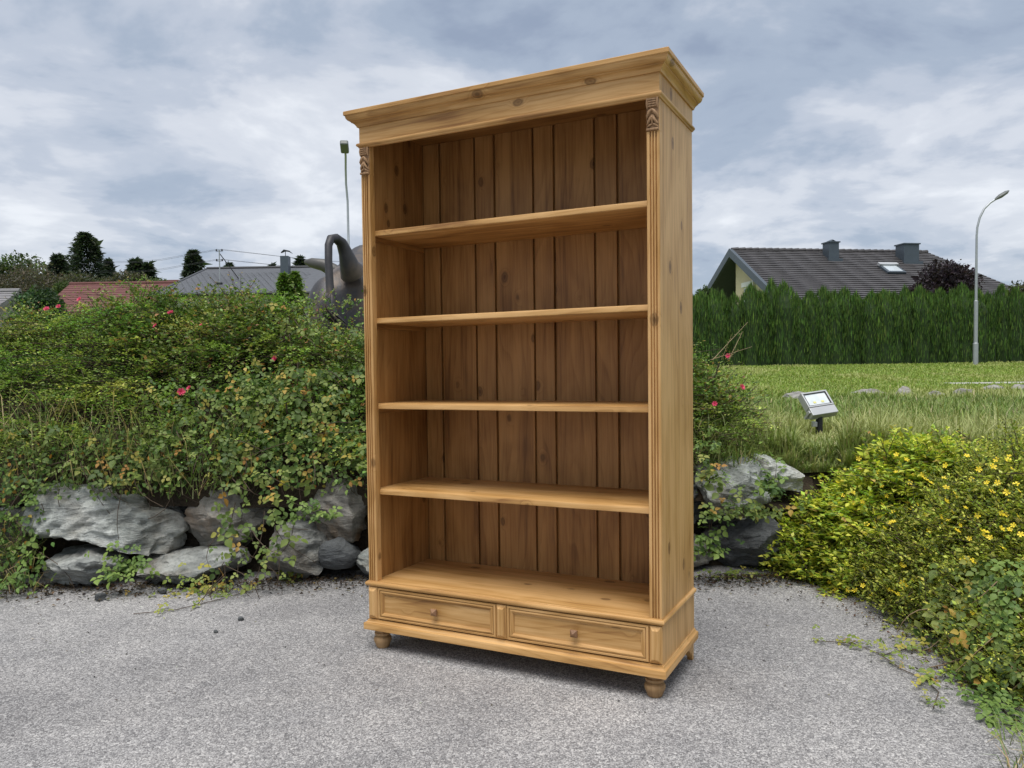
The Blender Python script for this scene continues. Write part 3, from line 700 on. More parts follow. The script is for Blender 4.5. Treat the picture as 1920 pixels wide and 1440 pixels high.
def leaf_parts(T, me, P, Nrm, size, rg, name='leaf', limit=300):
    """each large leaf an object of its own, facing Nrm"""
    o = np.array(T.location)
    for p, n, s_ in list(zip(P, Nrm, size))[:limit]:
        z = Vector(n).normalized(); x = Vector((rg.normal(), rg.normal()*.6, -.9+rg.normal()*.7)); x = (x-z*x.dot(z))
        x = x.normalized() if x.length > 1e-3 else z.orthogonal().normalized(); y = z.cross(x)
        ob = bpy.data.objects.new(name, me); ob.parent = T; COL.objects.link(ob)
        M = Matrix((x, y, z)).transposed().to_4x4(); M.translation = Vector(p-o)
        ob.matrix_local = M @ Matrix.Scale(float(s_), 4)
def face_sites(rg, n, x0, x1, y0, y1, lift):
    """spots spread over the face of the mound and wall as seen between two photo corners, taken on the real surface"""
    px, py = rg.uniform(x0, x1, n), rg.uniform(y0, y1, n); vv = np.arange(4.02, 6.6, .03)
    d = FWD[None]+RGT[None]*((px-PPX)/F_PX)[:, None]-UPV[None]*((py-PPY)/F_PX)[:, None]
    Q = np.array([0, 0, CAM_Z])+d[:, None, :]*(vv[None, :]/d[:, 1:2])[..., None]
    V = np.broadcast_to(vv[None], Q.shape[:2])
    z = np.where(V > 4.36, mound(Q[..., 0], V), np.where(V > 4.12, .55*(V-4.12)/.24, 0))
    hit = Q[..., 2] < z+lift; k = np.where(hit.any(1), hit.argmax(1), len(vv)-1)
    return Q[np.arange(n), k]
BRAM = [((430, 690, 690, 905), 300, .040, 'leafy bramble tangle hanging over the wall beside the bookcase', ME_BR, 520),
        ((425, 560, 850, 1075), 90, .040, 'bramble trailing down between the rust stained boulders to the ground', ME_BR, 0),
        ((0, 330, 800, 920), 170, .036, 'bramble with yellowing leaves on the slope above the pale boulder', ME_BR, 260),
        ((270, 470, 720, 900), 150, .036, 'bramble patch in the grassy middle of the slope', ME_BR, 220),
        ((480, 690, 548, 640), 70, .034, 'pale leafed climber over the crest beside the bull tail', ME_BR, 110),
        ((-60, 78, 905, 1105), 150, .036, 'heart leaved creeper curtain over the boulder at the wall end', ME_IV, 120)]
for (x0, x1, y0, y1), n, s_, lab, me, extra in BRAM:
    P = face_sites(rg, n, x0, x1, y0, y1, .15)
    if 'trailing' in lab:
        t = (P[:, 2].max()-P[:, 2])/(P[:, 2].max()-P[:, 2].min()+1e-6); P[:, 1] -= .10*(t > .15)
    c = P.mean(0); T = thing('bramble' if me is ME_BR else 'creeper', lab, 'bramble' if me is ME_BR else 'creeper', (c[0], c[1]+.15, c[2]-.15))
    N = np.tile([[0, -.75, .6]], (n, 1))+rg.normal(0, .38, (n, 3))
    leaf_parts(T, me, P+rg.normal(0, .03, P.shape)*[1, 1, 1], N, s_*np.exp(rg.normal(0, .22, n)), rg)
    if extra:
        Q = face_sites(rg, extra, x0, x1, y0, y1, .09); o = np.array(T.location)
        D = rg.normal(0, .6, (extra, 3))+[0, -.1, -.5]; N = np.tile([[0, -.7, .6]], (extra, 1))+rg.normal(0, .45, (extra, 3))
        Qs = np.concatenate([Q+rg.normal(0, .03, Q.shape) for _ in range(3)]); D = np.concatenate([D]*3)+rg.normal(0, .5, (extra*3, 3)); N = np.concatenate([N]*3)
        leaf_cloud('foliage', Qs-o, D, N, s_*.8, s_*.55, palette(rg, len(Qs), G_BRAM, [4, 4, 3, 4, .5, .4], .22), T_BIG, M_LEAF, T)['kind'] = 'stuff'
    k = 26; A = P[rg.integers(0, n, k)]; B = A+np.stack([rg.normal(0, .12, k), rg.normal(-.02, .05, k), -rg.uniform(.08, .32, k)], -1)
    stems_mesh('stems', A-np.array(T.location), B-np.array(T.location), .0028, .0018, M_STEM, T, np.stack([rg.normal(0, .03, k), -rg.uniform(0, .05, k), rg.normal(0, .02, k)], -1), 4)['kind'] = 'stuff'
# ivy on the ground in front of the low slab, and smaller tufts
def ivy_tuft(name, lab, x, y, spread, n, s_, me, v=None, rise=.12, group=None, face=(0, -.5, .8)):
    if v is None: v = CAM_Z*F_PX/(y-(694.6-.0126*(x-965)))
    c = at(x, y, v); T = thing(name, lab, name.split('_')[0] if name != 'creeper' else 'creeper', (c[0], c[1], c[2]), 0, group)
    P = c+np.stack([rg.normal(0, spread[0], n), rg.normal(0, spread[1], n), np.abs(rg.normal(0, rise, n))+.008], -1)
    N = np.tile([face], (n, 1))+rg.normal(0, .3, (n, 3))
    leaf_parts(T, me, P, N, s_*np.exp(rg.normal(0, .2, n)), rg)
    k = max(4, n//6); j = rg.integers(0, n, k); o = np.array(T.location)
    stems_mesh('stems', np.tile([[0, 0, -.004]], (k, 1)), P[j]-o, .002, .0012, M_STEM, T, np.stack([np.zeros(k), np.zeros(k), rg.uniform(.0, .03, k)], -1))['kind'] = 'stuff'
    return T
ivy_tuft('ivy_tuft', 'bright green ivy tuft growing between the two low boulders', 232, 1085, (.075, .03), 70, .032, ME_IV, 4.06, .075)
ivy_tuft('ivy_tuft', 'ivy trailing onto the asphalt before the dark grey boulder', 390, 1115, (.12, .05), 70, .026, ME_YL, None, .05)
ivy_tuft('ivy_tuft', 'small ivy sprig at the foot of the squat dark boulder', 555, 1092, (.05, .02), 16, .026, ME_YL, None, .05)
ivy_tuft('ivy_tuft', 'bramble shoot with bright leaves against the rust stained boulder', 590, 975, (.07, .02), 34, .034, ME_IV, 4.10, .06)
ivy_tuft('ivy_tuft', 'ivy clump climbing the dark boulder beside the bookcase base', 1330, 1040, (.05, .03), 50, .034, ME_IV, 4.10, .10)
ivy_tuft('ivy_tuft', 'ivy hanging over the steep slab boulder beside the bookcase', 1330, 905, (.03, .03), 26, .034, ME_BR, 4.12, .10)
ivy_tuft('ivy_tuft', 'ivy tangle across the middle of the boulders beside the yellow shrub', 1395, 970, (.10, .03), 80, .034, ME_BR, 4.10, .05)
ivy_tuft('ivy_tuft', 'ivy climbing toward the capping stone beside the yellow shrub', 1450, 930, (.05, .03), 44, .036, ME_IV, 4.12, .08)
ivy_tuft('ivy_tuft', 'yellow green ivy runner along the asphalt edge by the bookcase', 1400, 1086, (.14, .035), 60, .026, ME_YL, None, .02, face=(0, -.2, 1))
ivy_tuft('ivy_tuft', 'bramble leaves on the crest between bookcase side and lawn', 1325, 850, (.04, .05), 30, .030, ME_IV, 4.4, .06)

# ------------------------------------------------------------------ yellow shrubs along the right edge
def yel_top(u, v):
    d = u-edge_u(np.minimum(v, 4.3))+.03
    top = np.interp(v, [2.0, 2.62, 2.85, 3.1, 3.6, 4.2, 4.6, 5.0], [.0, .02, .42, .60, .66, .67, .60, .46])*np.interp(u, [1.5, 1.8, 2.2, 2.6, 3.0, 3.4], [.74, .82, 1.0, .92, .74, .66])
    f = np.clip(d/np.interp(v, [3.4, 4.2], [.40, .72]), 0, 1); f = np.sin(f*math.pi/2)**.6
    return top*f+.17*(fbm(np.stack([u*2.6, v*2.6, u*0], -1), 23, 3)-.5)*2*f
def yel_normal(u, v, e=.05):
    return unit(np.stack([-(yel_top(u+e, v)-yel_top(u-e, v))/(2*e), -(yel_top(u, v+e)-yel_top(u, v-e))/(2*e), np.ones_like(u)], -1))
YS = [(2.0, 4.35, 'golden leaved shrub with bright yellow green leaves against the boulder wall', 1), (2.15, 3.55, 'yellow flowering potentilla spilling over the asphalt edge', 0), (2.75, 4.05, 'tall yellow flowering potentilla in front of the lawn', 0),
      (2.05, 2.85, 'yellow flowering potentilla mixed with bramble leaves', 0), (2.9, 3.1, 'yellow flowering potentilla at the outer end of the bed', 0)]
YN = 14
bs = heightfield('bed_soil', np.linspace(1.3, 3.7, 60), np.linspace(2.0, 5.1, 60), lambda U, V: np.where(yel_top(U, V) > .10, np.maximum(yel_top(U, V)-.20, .012), -.03), M_SOIL); tag(bs, kind='structure')
cu = rg.uniform(1.40, 3.5, 760); cv = rg.uniform(2.15, 4.95, 760); v2 = rg.uniform(2.15, 4.6, 420); u2 = edge_u(np.minimum(v2, 4.3))-.02+np.abs(rg.normal(0, .16, 420))
cu = np.r_[cu, u2]; cv = np.r_[cv, v2]; kp = (yel_top(cu, cv) > .015) & ~((cv < 3.1) & (cu > edge_u(cv)+.05) & (rg.random(len(cu)) < .45)); cu, cv = cu[kp], cv[kp]; lift_ = rg.normal(0, .035, len(cu))
u = np.repeat(cu, YN)+rg.normal(0, .045, len(cu)*YN); v = np.repeat(cv, YN)+rg.normal(0, .045, len(cu)*YN); z = np.repeat(yel_top(cu, cv)+lift_, YN); clump = np.repeat(np.arange(len(cu)), YN)
tone_ = np.exp(rg.normal(0, .30, len(cu)))[clump]
which = shrub_pick([(a, b) for a, b, _, _ in YS], u, v)
G_POT = [(0.304, 0.351, 0.063), (0.433, 0.461, 0.081), (0.176, 0.227, 0.046), (0.608, 0.611, 0.115), (0.1, 0.137, 0.034)]
G_GOLD = [(0.444, 0.507, 0.066), (0.592, 0.625, 0.083), (0.285, 0.389, 0.061), (0.736, 0.755, 0.11), (0.148, 0.236, 0.046), (0.476, 0.354, 0.099)]
blooms_px = [(1610, 860), (1688, 872), (1680, 885), (1730, 890), (1735, 898), (1662, 930), (1745, 905), (1705, 905), (1773, 873), (1790, 925), (1775, 940), (1720, 945), (1835, 880), (1862, 875), (1868, 862), (1890, 862), (1892, 855), (1870, 905), (1905, 908), (1910, 920), (1888, 923), (1860, 922), (1850, 905), (1893, 940), (1785, 958), (1735, 965), (1640, 978), (1668, 980), (1675, 978), (1625, 983), (1640, 990), (1652, 1010), (1800, 985), (1795, 995), (1885, 965), (1878, 963), (1893, 993), (1840, 995), (1848, 997), (1765, 970), (1880, 1028), (1735, 1030), (1595, 1065), (1690, 1058), (1695, 1062), (1715, 1087), (1693, 1092), (1697, 1100), (1678, 1097), (1653, 1093), (1665, 1105), (1675, 1110), (1685, 1115), (1705, 1118), (1590, 1107), (1603, 1107), (1618, 1098), (1567, 1107), (1555, 1092), (1635, 1117), (1802, 1145), (1823, 1150), (1600, 1070), (1900, 985), (1908, 968)]
yel_T = []
for i, (a, b, lab, gold) in enumerate(YS):
    m = which == i; uu, vv, zz = u[m], v[m], z[m]; n = len(uu); tn = tone_[m]
    T = thing('golden_shrub' if gold else 'potentilla_shrub', lab, 'shrub', (a, b, float(max(terrain_z(a, b), 0))), 0, None if gold else 'potentillas along the asphalt edge'); yel_T.append(T)
    o = np.array(T.location); N = yel_normal(uu, vv)
    S0 = np.stack([uu, vv, zz], -1)-N*rg.uniform(.02, .16, (n, 1)); S0[:, 2] = np.maximum(S0[:, 2], .02)
    D0 = N*.6+rg.normal(0, .55, (n, 3)); D0[:, 2] += .2; D0[:, 1] -= .1
    if gold:
        P, D, Nn, L, W, E = sprays(rg, S0, D0, rg.uniform(.10, .24, n), 12, .040, .50, .9, .12, .4)
        br = np.repeat(np.clip(tn*rg.normal(1, .12, n), .4, 1.6), 12)[:, None]
        c = palette(rg, len(P), G_GOLD, [4, 3.5, 3, 1.2, 2.5, .5], .2)*br
    else:
        P, D, Nn, L, W, E = sprays(rg, S0, D0, rg.uniform(.08, .20, n), 22, .0205, .52, .9, .06, .5)
        br = np.repeat(np.clip(tn*rg.normal(1, .15, n), .35, 1.7), 22)[:, None]
        c = palette(rg, len(P), G_POT, [4, 4, 3, 1.8, 2], .2)*br
    P[:, 2] = np.maximum(P[:, 2], .006)
    leaf_cloud('foliage', P-o, D, Nn, L, W, np.clip(c, 0, .8), T_FOLD if gold else T_SMALL, M_LEAF, T)['kind'] = 'stuff'
    q = rg.random(n) < .4; stems_mesh('twigs', S0[q]-o, E[q]-o, .0028, .0012, M_STEM, T)['kind'] = 'stuff'
    Bp = np.stack([rg.normal(0, .2, 8), rg.normal(0, .2, 8), rg.uniform(.15, .30, 8)], -1); stems_mesh('stems', np.tile([[0, 0, -.03]], (8, 1)), Bp, .005, .003, M_STEM, T)['kind'] = 'stuff'
def on_yellow(px, py, lift):
    for w in np.arange(2.2, 5.0, .015):
        p = at(px, py, w)
        if p[2] < yel_top(np.array([p[0]]), np.array([w]))[0]+lift and p[0] > edge_u(w)-.10: return p
    return None
more = [(rg.uniform(1560, 1915), rg.uniform(850, 1120)) for _ in range(45)]
for k, (fx, fy) in enumerate(blooms_px+more):
    p = on_yellow(fx, fy, .125)
    if p is None: continue
    j = int(shrub_pick([(a, b) for a, b, _, _ in YS], p[0:1], p[1:2])[0])
    if YS[j][3]: j = 1
    flower(ME_POT, 'yellow_bloom', p-np.array(yel_T[j].location), yel_T[j], rg.uniform(.75, 1.15), (R(rg.uniform(20, 70)), R(rg.uniform(-25, 25)), R(rg.uniform(-60, 60))))
def edge_bramble(lab, box, n, s_, me, lift=.10):
    P = [on_yellow(rg.uniform(box[0], box[1]), rg.uniform(box[2], box[3]), lift+.06) for _ in range(n)]; P = np.array([p for p in P if p is not None])
    c = P.mean(0); T = thing('bramble', lab, 'bramble', (c[0]+.1, c[1]+.1, max(0, c[2]-.15)))
    leaf_parts(T, me, P, np.tile([[-.25, -.7, .6]], (len(P), 1))+rg.normal(0, .35, (len(P), 3)), s_*np.exp(rg.normal(0, .28, len(P))), rg)
    k = 14; A = P[rg.integers(0, len(P), k)]; B = A+np.stack([rg.normal(0, .1, k), rg.normal(.05, .05, k), -rg.uniform(.1, .3, k)], -1); B[:, 2] = np.maximum(B[:, 2], .01)
    stems_mesh('stems', A-np.array(T.location), B-np.array(T.location), .0028, .0018, M_DRYSTEM, T, rg.normal(0, .03, (k, 3)), 4)['kind'] = 'stuff'
edge_bramble('bramble with dark toothed leaves low in the potentilla', (1720, 1860, 1050, 1215), 80, .036, ME_BR)
edge_bramble('bramble with tall leafy cane at the outer potentilla', (1840, 1915, 1050, 1200), 90, .030, ME_IV)
edge_bramble('bramble sprawling under the outer potentilla toward the asphalt', (1780, 1915, 1190, 1300), 90, .030, ME_BR, .08)
def runner(lab, pts, n, s_, me, jit):
    W = np.array([at(x, y, CAM_Z*F_PX/(y-(694.6-.0126*(x-965)))) for x, y in pts]); W[:, 2] = .006
    T = thing('ivy_runner', lab, 'ivy', tuple(map(float, W[0]*[1, 1, 0]))); o = np.array(T.location)
    t = rg.uniform(0, len(W)-1.001, n); i = t.astype(int); f = (t-i)[:, None]
    P = W[i]*(1-f)+W[i+1]*f+np.stack([rg.normal(0, jit, n), rg.normal(0, jit, n), np.abs(rg.normal(0, .018, n))+.006], -1)
    leaf_parts(T, me, P, np.tile([[0, -.25, 1]], (n, 1))+rg.normal(0, .25, (n, 3)), s_*np.exp(rg.normal(0, .25, n)), rg)
    MB().tube([tuple(p-o) for p in W], .0019, 5).build('stem', M_STEM, T)
runner('dense ivy runner creeping out over the asphalt corner below the outer potentilla', [(1900, 1215), (1850, 1260), (1840, 1300), (1880, 1340), (1900, 1380)], 240, .025, ME_IV, .055)
runner('thin red stemmed ivy runner with sparse leaves crossing the open asphalt', [(1820, 1222), (1760, 1232), (1700, 1226), (1655, 1238), (1600, 1215), (1525, 1210)], 48, .022, ME_YL, .025)
runner('short ivy shoot lying on the asphalt inside the runner corner', [(1655, 1240), (1690, 1265), (1735, 1285), (1760, 1310), (1750, 1340)], 40, .021, ME_YL, .03)
runner('ivy runner along the boulder foot on open asphalt', [(470, 1112), (420, 1128), (330, 1150), (250, 1158)], 20, .020, ME_YL, .03)

# ------------------------------------------------------------------ grass
def blades(name, P, H, W, lean, col, parent=None, curl=.5):
    n = len(P); az = rg.uniform(0, 6.283, n); d = np.stack([np.cos(az), np.sin(az), 0*az], -1); s_ = np.stack([-np.sin(az), np.cos(az), 0*az], -1)
    H = np.broadcast_to(H, n)[:, None]; W = np.broadcast_to(W, n)[:, None]; le = np.broadcast_to(lean, n)[:, None]; up = np.array([[0, 0, 1.]])
    a0, a1 = P-s_*W/2, P+s_*W/2; m = P+up*H*.55+d*H*le*.35; b0, b1 = m-s_*W*.4, m+s_*W*.4; tip = P+up*H*(1-.35*le)+d*H*le
    V = np.stack([a0, a1, b1, b0, tip], 1).reshape(-1, 3); i = np.arange(n)[:, None]*5
    Fq = np.concatenate([i+[0, 1, 2], i+[0, 2, 3], i+[3, 2, 4]]).reshape(-1, 3)
    sh = np.array([.75, .75, 1.0, 1.0, 1.25]); C = (col[:, None, :]*sh[None, :, None]).reshape(-1, 3)
    o = raw_mesh(name, V, Fq, M_GRASS, parent, np.clip(C, 0, .9)); return o
n = 190000; v = 4.6+(29.3-4.6)*rg.random(n)**1.9; u = v*np.where(rg.random(n) < .76, rg.uniform(.16, .72, n), rg.uniform(-.05, 1.1, n))
far = sstep(11.5, 14.5, v); H = (.115*(1-far)+.06*far)*np.exp(rg.normal(0, .3, n)); W = (.0055+.00095*v)
patch = fbm(np.stack([u*.8, v*.5, u*0], -1), 31, 3)
cg = palette(rg, n, [(.21, .285, .072), (.155, .225, .058), (.29, .325, .115), (.40, .37, .20)], [4, 3, 2, .8], .16)
cl = palette(rg, n, [(.24, .335, .065), (.30, .38, .08), (.36, .375, .125)], [4, 3, 1], .14)
col = cg*(1-far[:, None])+cl*far[:, None]; dry = sstep(.50, .66, patch)[:, None]*.55; col = col*(1-dry)+np.array([[.38, .37, .16]])*dry; col *= (.8+.4*patch)[:, None]; H *= .55+.9*patch; H *= np.where((np.abs(u/v-.389) < .03) & (v < 6.4), .35, 1)
zz = terrain_z(u, v)
kp = (zz > .3) & (np.abs(v-16.4) > .28+.0*u) | ((zz > .3) & (u < 9.1))
g = blades('lawn_grass', np.stack([u, v, zz-.01], -1)[kp], H[kp], W[kp], np.clip(rg.normal(.45, .25, n), .05, 1)[kp], col[kp]); tag(g, 'long green meadow grass growing over the lawn bank', 'grass', kind='stuff')
# dry grass on the slope of the mound
def slope_grass(n, box, hmin, hmax, cols, w, lab, lean=(1.0, .4)):
    P = face_sites(rg, n, *box, .0); P[:, 2] -= .02
    g = blades('slope_grass', P, rg.uniform(hmin, hmax, n), rg.uniform(.003, .006, n), np.clip(rg.normal(lean[0], lean[1], n), .1, 1.4), palette(rg, n, cols, w, .2))
    return tag(g, lab, 'grass', kind='stuff')
DRY = [(.16, .225, .062), (.26, .29, .10), (.52, .44, .24), (.40, .31, .16)]
slope_grass(380, (-20, 330, 780, 925), .16, .42, DRY, [3, 3, 3, 1.5], 'long half dry grass on the slope above the pale boulder')
slope_grass(260, (250, 480, 800, 930), .12, .34, DRY, [4, 3, 2, 1], 'thin half dry grass in the middle of the slope')
slope_grass(160, (-20, 60, 1000, 1120), .08, .25, DRY, [4, 3, 2, 1], 'grass at the foot of the ivy covered boulder')
slope_grass(260, (1300, 1420, 800, 870), .08, .2, DRY, [5, 3, .8, .5], 'grass fringe over the steep slab boulder')
pts = np.array([at(x, y, CAM_Z*F_PX/(y-(694.6-.0126*(x-965)))) for x, y in zip(rg.uniform(1880, 1990, 90), rg.uniform(1390, 1480, 90))])
tag(blades('edge_grass', pts, rg.uniform(.05, .14, 90), .004, np.clip(rg.normal(.8, .3, 90), .1, 1.4), palette(rg, 90, DRY, [3, 3, 3, 1], .2)), 'straw coloured grass tuft at the asphalt corner below the ivy runner', 'grass', kind='stuff')

# ------------------------------------------------------------------ litter at the foot of the wall
n = 6500; u = rg.uniform(-3.2, 1.75, n); v = 4.32-np.abs(rg.normal(0, .13, n)) - .05*np.sin(u*2.0)-.05*fbm(np.stack([u*4, u*0, u*0], -1), 3, 3)
P = np.stack([u, v, rg.uniform(.003, .022, n)], -1); D = rg.normal(0, 1, (n, 3)); D[:, 2] *= .2
N = np.tile([[0, 0, 1.]], (n, 1))+rg.normal(0, .35, (n, 3)); L = rg.uniform(.006, .030, n)
tag(leaf_cloud('leaf_litter', P, D, N, L, L*rg.uniform(.25, .7, n), palette(rg, n, [(.050, .034, .022), (.085, .055, .034), (.14, .09, .05), (.030, .025, .022), (.2, .17, .06)], [4, 4, 2, 4, .7], .25), T_FOLD, M_LEAF),
    'brown dead leaves and crumbs lying along the foot of the boulder wall', 'leaf litter', kind='stuff')
n = 420; t = rg.uniform(2.2, 4.2, n); P = np.stack([edge_u(t)-.10-np.abs(rg.normal(0, .07, n)), t, rg.uniform(.003, .015, n)], -1); D = rg.normal(0, 1, (n, 3)); D[:, 2] *= .15; L = rg.uniform(.006, .024, n)
tag(leaf_cloud('leaf_litter', P, D, np.tile([[0, 0, 1.]], (n, 1))+rg.normal(0, .3, (n, 3)), L, L*.5, palette(rg, n, [(.10, .05, .028), (.16, .08, .04), (.05, .035, .025), (.35, .30, .08)], [4, 3, 4, 1], .25), T_FOLD, M_LEAF),
    'reddish brown litter along the asphalt edge under the potentillas', 'leaf litter', kind='stuff')
n = 520; P = np.stack([rg.uniform(-3.0, 2.0, n), 4.1-np.abs(rg.normal(0, .7, n)), np.full(n, .003)], -1); L = rg.uniform(.004, .014, n); D = rg.normal(0, 1, (n, 3)); D[:, 2] *= .1
kp = P[:, 0] < edge_u(P[:, 1])
tag(leaf_cloud('scattered_crumbs', P[kp], D[kp], np.tile([[0, 0, 1.]], (kp.sum(), 1)), L[kp], L[kp]*.6, palette(rg, kp.sum(), [(.04, .038, .036), (.5, .5, .48), (.10, .07, .045), (.3, .28, .1)], [4, 2, 3, .5], .2), T_FOLD, M_LEAF),
    'scattered dark crumbs and pale chips on the asphalt', 'crumbs', kind='stuff')

# ------------------------------------------------------------------ tall shoots over the crest of the mound
def shoots(lab, base_px, tops, v, cols, w, leafL):
    c = at(*base_px, v); T = thing('rose_shoot', lab, 'plant', tuple(map(float, c))); o = np.array(T.location)
    A, B = [], []
    for (x, y) in tops: A.append(c+np.array([rg.normal(0, .04), rg.normal(0, .04), -.05])); B.append(at(x, y, v+rg.normal(0, .1)))
    A, B = np.array(A), np.array(B)
    stems_mesh('stems', A-o, B-o, .0026, .0012, M_DRYSTEM if 'bare' in lab else M_STEM, T, seg=4)['kind'] = 'stuff'
    P, D, Nn, L, W, E = sprays(rg, A, B-A, np.linalg.norm(B-A, axis=1), 18, leafL, .6, 1.0, .0, .5)
    leaf_cloud('foliage', P-o, D, Nn, L, W, palette(rg, len(P), cols, w, .2), T_FOLD, M_LEAF, T)['kind'] = 'stuff'
shoots('tall rose shoots with reddish tips standing up before the slate roof', (450, 580), [(428, 508), (452, 512), (395, 520), (470, 530), (438, 525), (500, 548), (375, 545)], 5.6, [(.16, .24, .06), (.22, .16, .06), (.24, .09, .07)], [4, 1, 1.3], .032)
shoots('arching cotoneaster shoots standing up before the red roof', (270, 590), [(248, 545), (285, 536), (318, 545), (225, 556), (345, 540), (300, 550)], 5.6, [(.15, .22, .06), (.20, .26, .08)], [3, 2], .020)
shoots('leafy shoots on the crest beside the bronze bull', (575, 580), [(548, 530), (570, 526), (600, 545), (632, 540), (655, 560), (675, 562)], 5.7, [(.22, .30, .08), (.30, .34, .10), (.15, .22, .06)], [3, 2, 2], .034)
shoots('bare straw coloured rose canes beside the bookcase against the hedge', (1340, 660), [(1402, 604), (1392, 622), (1372, 628), (1410, 650), (1385, 655)], 5.0, [(.30, .26, .12), (.20, .24, .08)], [3, 1], .014)

# ------------------------------------------------------------------ bronze bull standing on the lawn, seen from behind
M_BRONZE = (lambda t: (t.bump(t.noise(t.coord(), 30, 4, .6), .25, .01), t.set(t.ramp(t.noise(t.map(t.coord(), (2.2, 2.2, .8)), 1.6, 4, .6, .4),
            [(.3, (.038, .037, .040)), (.48, (.060, .058, .062)), (.57, (.105, .085, .072)), (.72, (.17, .13, .105))]), .5, .45, .35))[1])(NT('weathered_bronze'))
def bull():
    v0 = 7.1; x0 = at(652, 500, v0)[0]; zg = float(terrain_z(x0, v0+.9))
    T = thing('bull_statue', 'dark bronze bull statue with looped tail standing behind the mound', 'statue', (x0, v0+.4, zg), R(7)); T.scale = (1.04, 1, 1.07)
    b = MB()
    # local axes: +y towards the head, z up; rump at y = -.4
    sp = [(-.36, 1.02, .20, .26), (-.25, 1.06, .36, .40), (-.02, 1.08, .42, .44), (.30, 1.02, .43, .47), (.70, 1.02, .45, .50), (1.05, 1.14, .45, .60), (1.35, 1.26, .40, .62), (1.62, 1.32, .31, .50), (1.85, 1.28, .23, .32), (2.0, 1.24, .18, .24)]
    rings = []
    for y, z, rx, rz in sp:
        rings.append([(rx*math.cos(a)*(1-.10*max(0, math.sin(a))), y, z+rz*math.sin(a)) for a in np.linspace(0, 2*math.pi, 24, endpoint=False)])
    b.loft(rings)
    for s_ in (-1, 1):
        b.ball((s_*.23, -.16, .96), (.23, .30, .42), 16, 10)
        b.tube([(s_*.25, -.10, 1.0), (s_*.26, -.20, .72), (s_*.25, -.12, .52), (s_*.25, -.26, .36), (s_*.25, -.22, .12), (s_*.25, -.16, -.02)], [.24, .19, .115, .085, .075, .10], 12)
        b.tube([(s_*.24, 1.25, 1.0), (s_*.26, 1.25, .68), (s_*.26, 1.30, .40), (s_*.26, 1.26, .12), (s_*.26, 1.30, -.02)], [.22, .15, .10, .075, .10], 12)
        b.tube([(s_*.14, 2.05, 1.36), (s_*.30, 2.03, 1.34), (s_*.37, 2.05, 1.28)], [.045, .06, .02], 8, .5)
    b.tube([(0, 1.8, 1.30), (0, 2.05, 1.28), (0, 2.30, 1.08), (0, 2.52, .88), (0, 2.60, .82)], [.24, .22, .17, .13, .10], 14)
    body = b.build('body', M_BRONZE, T, 180)
    m = body.modifiers.new('remesh', 'REMESH'); m.mode = 'VOXEL'; m.voxel_size = .03; m.use_smooth_shade = True
    s2 = body.modifiers.new('smooth', 'SMOOTH'); s2.factor = .6; s2.iterations = 8
    for s_ in (-1, 1):
        MB().tube([(s_*.12, 2.03, 1.44), (s_*.34, 2.02, 1.64), (s_*.52, 2.04, 1.74), (s_*.66, 2.10, 1.77), (s_*.74, 2.16, 1.79)][:5], [.085, .080, .072, .056, .022], 12).build('horn', M_HORN, T, 60)
    return T, x0, v0
M_HORN = plain('grey_horn', (.085, .082, .076), .45, .1)
BT, bx0, bv0 = bull()
# the tail: rises from the rump, loops over and hangs to a tuft
iw = BT.matrix_basis.inverted()
def bl(px, py, v): return np.array(iw @ Vector(at(px, py, v)))
tp = [bl(662, 512, 7.12), bl(655, 498, 7.06), bl(648, 474, 7.02), bl(640, 455, 6.98), bl(630, 447, 6.92), bl(620, 448, 6.86), bl(616, 460, 6.82), bl(616, 490, 6.80), bl(618, 530, 6.78), bl(620, 556, 6.76)]
MB().tube(tp, [.115, .085, .060, .047, .040, .036, .033, .032, .034, .036], 12).build('tail', M_BRONZE, BT, 60)
tf = MB()
for k in range(11):
    a = k*.57; r = .012+.022*((k*37) % 10)/10
    o_ = np.array([r*math.cos(a)*1.2, r*math.sin(a), 0])
    tf.tube([bl(620, 552, 6.76)+o_*.6, bl(618, 572, 6.75)+o_*2.0, bl(616+k*.9, 590, 6.74)+o_*2.0, bl(620+k*2.6, 603+(k % 3)*3, 6.74)+o_*1.1], [.020, .026, .018, .004], 6)
tf.build('tail_tuft', M_BRONZE, BT, 60)

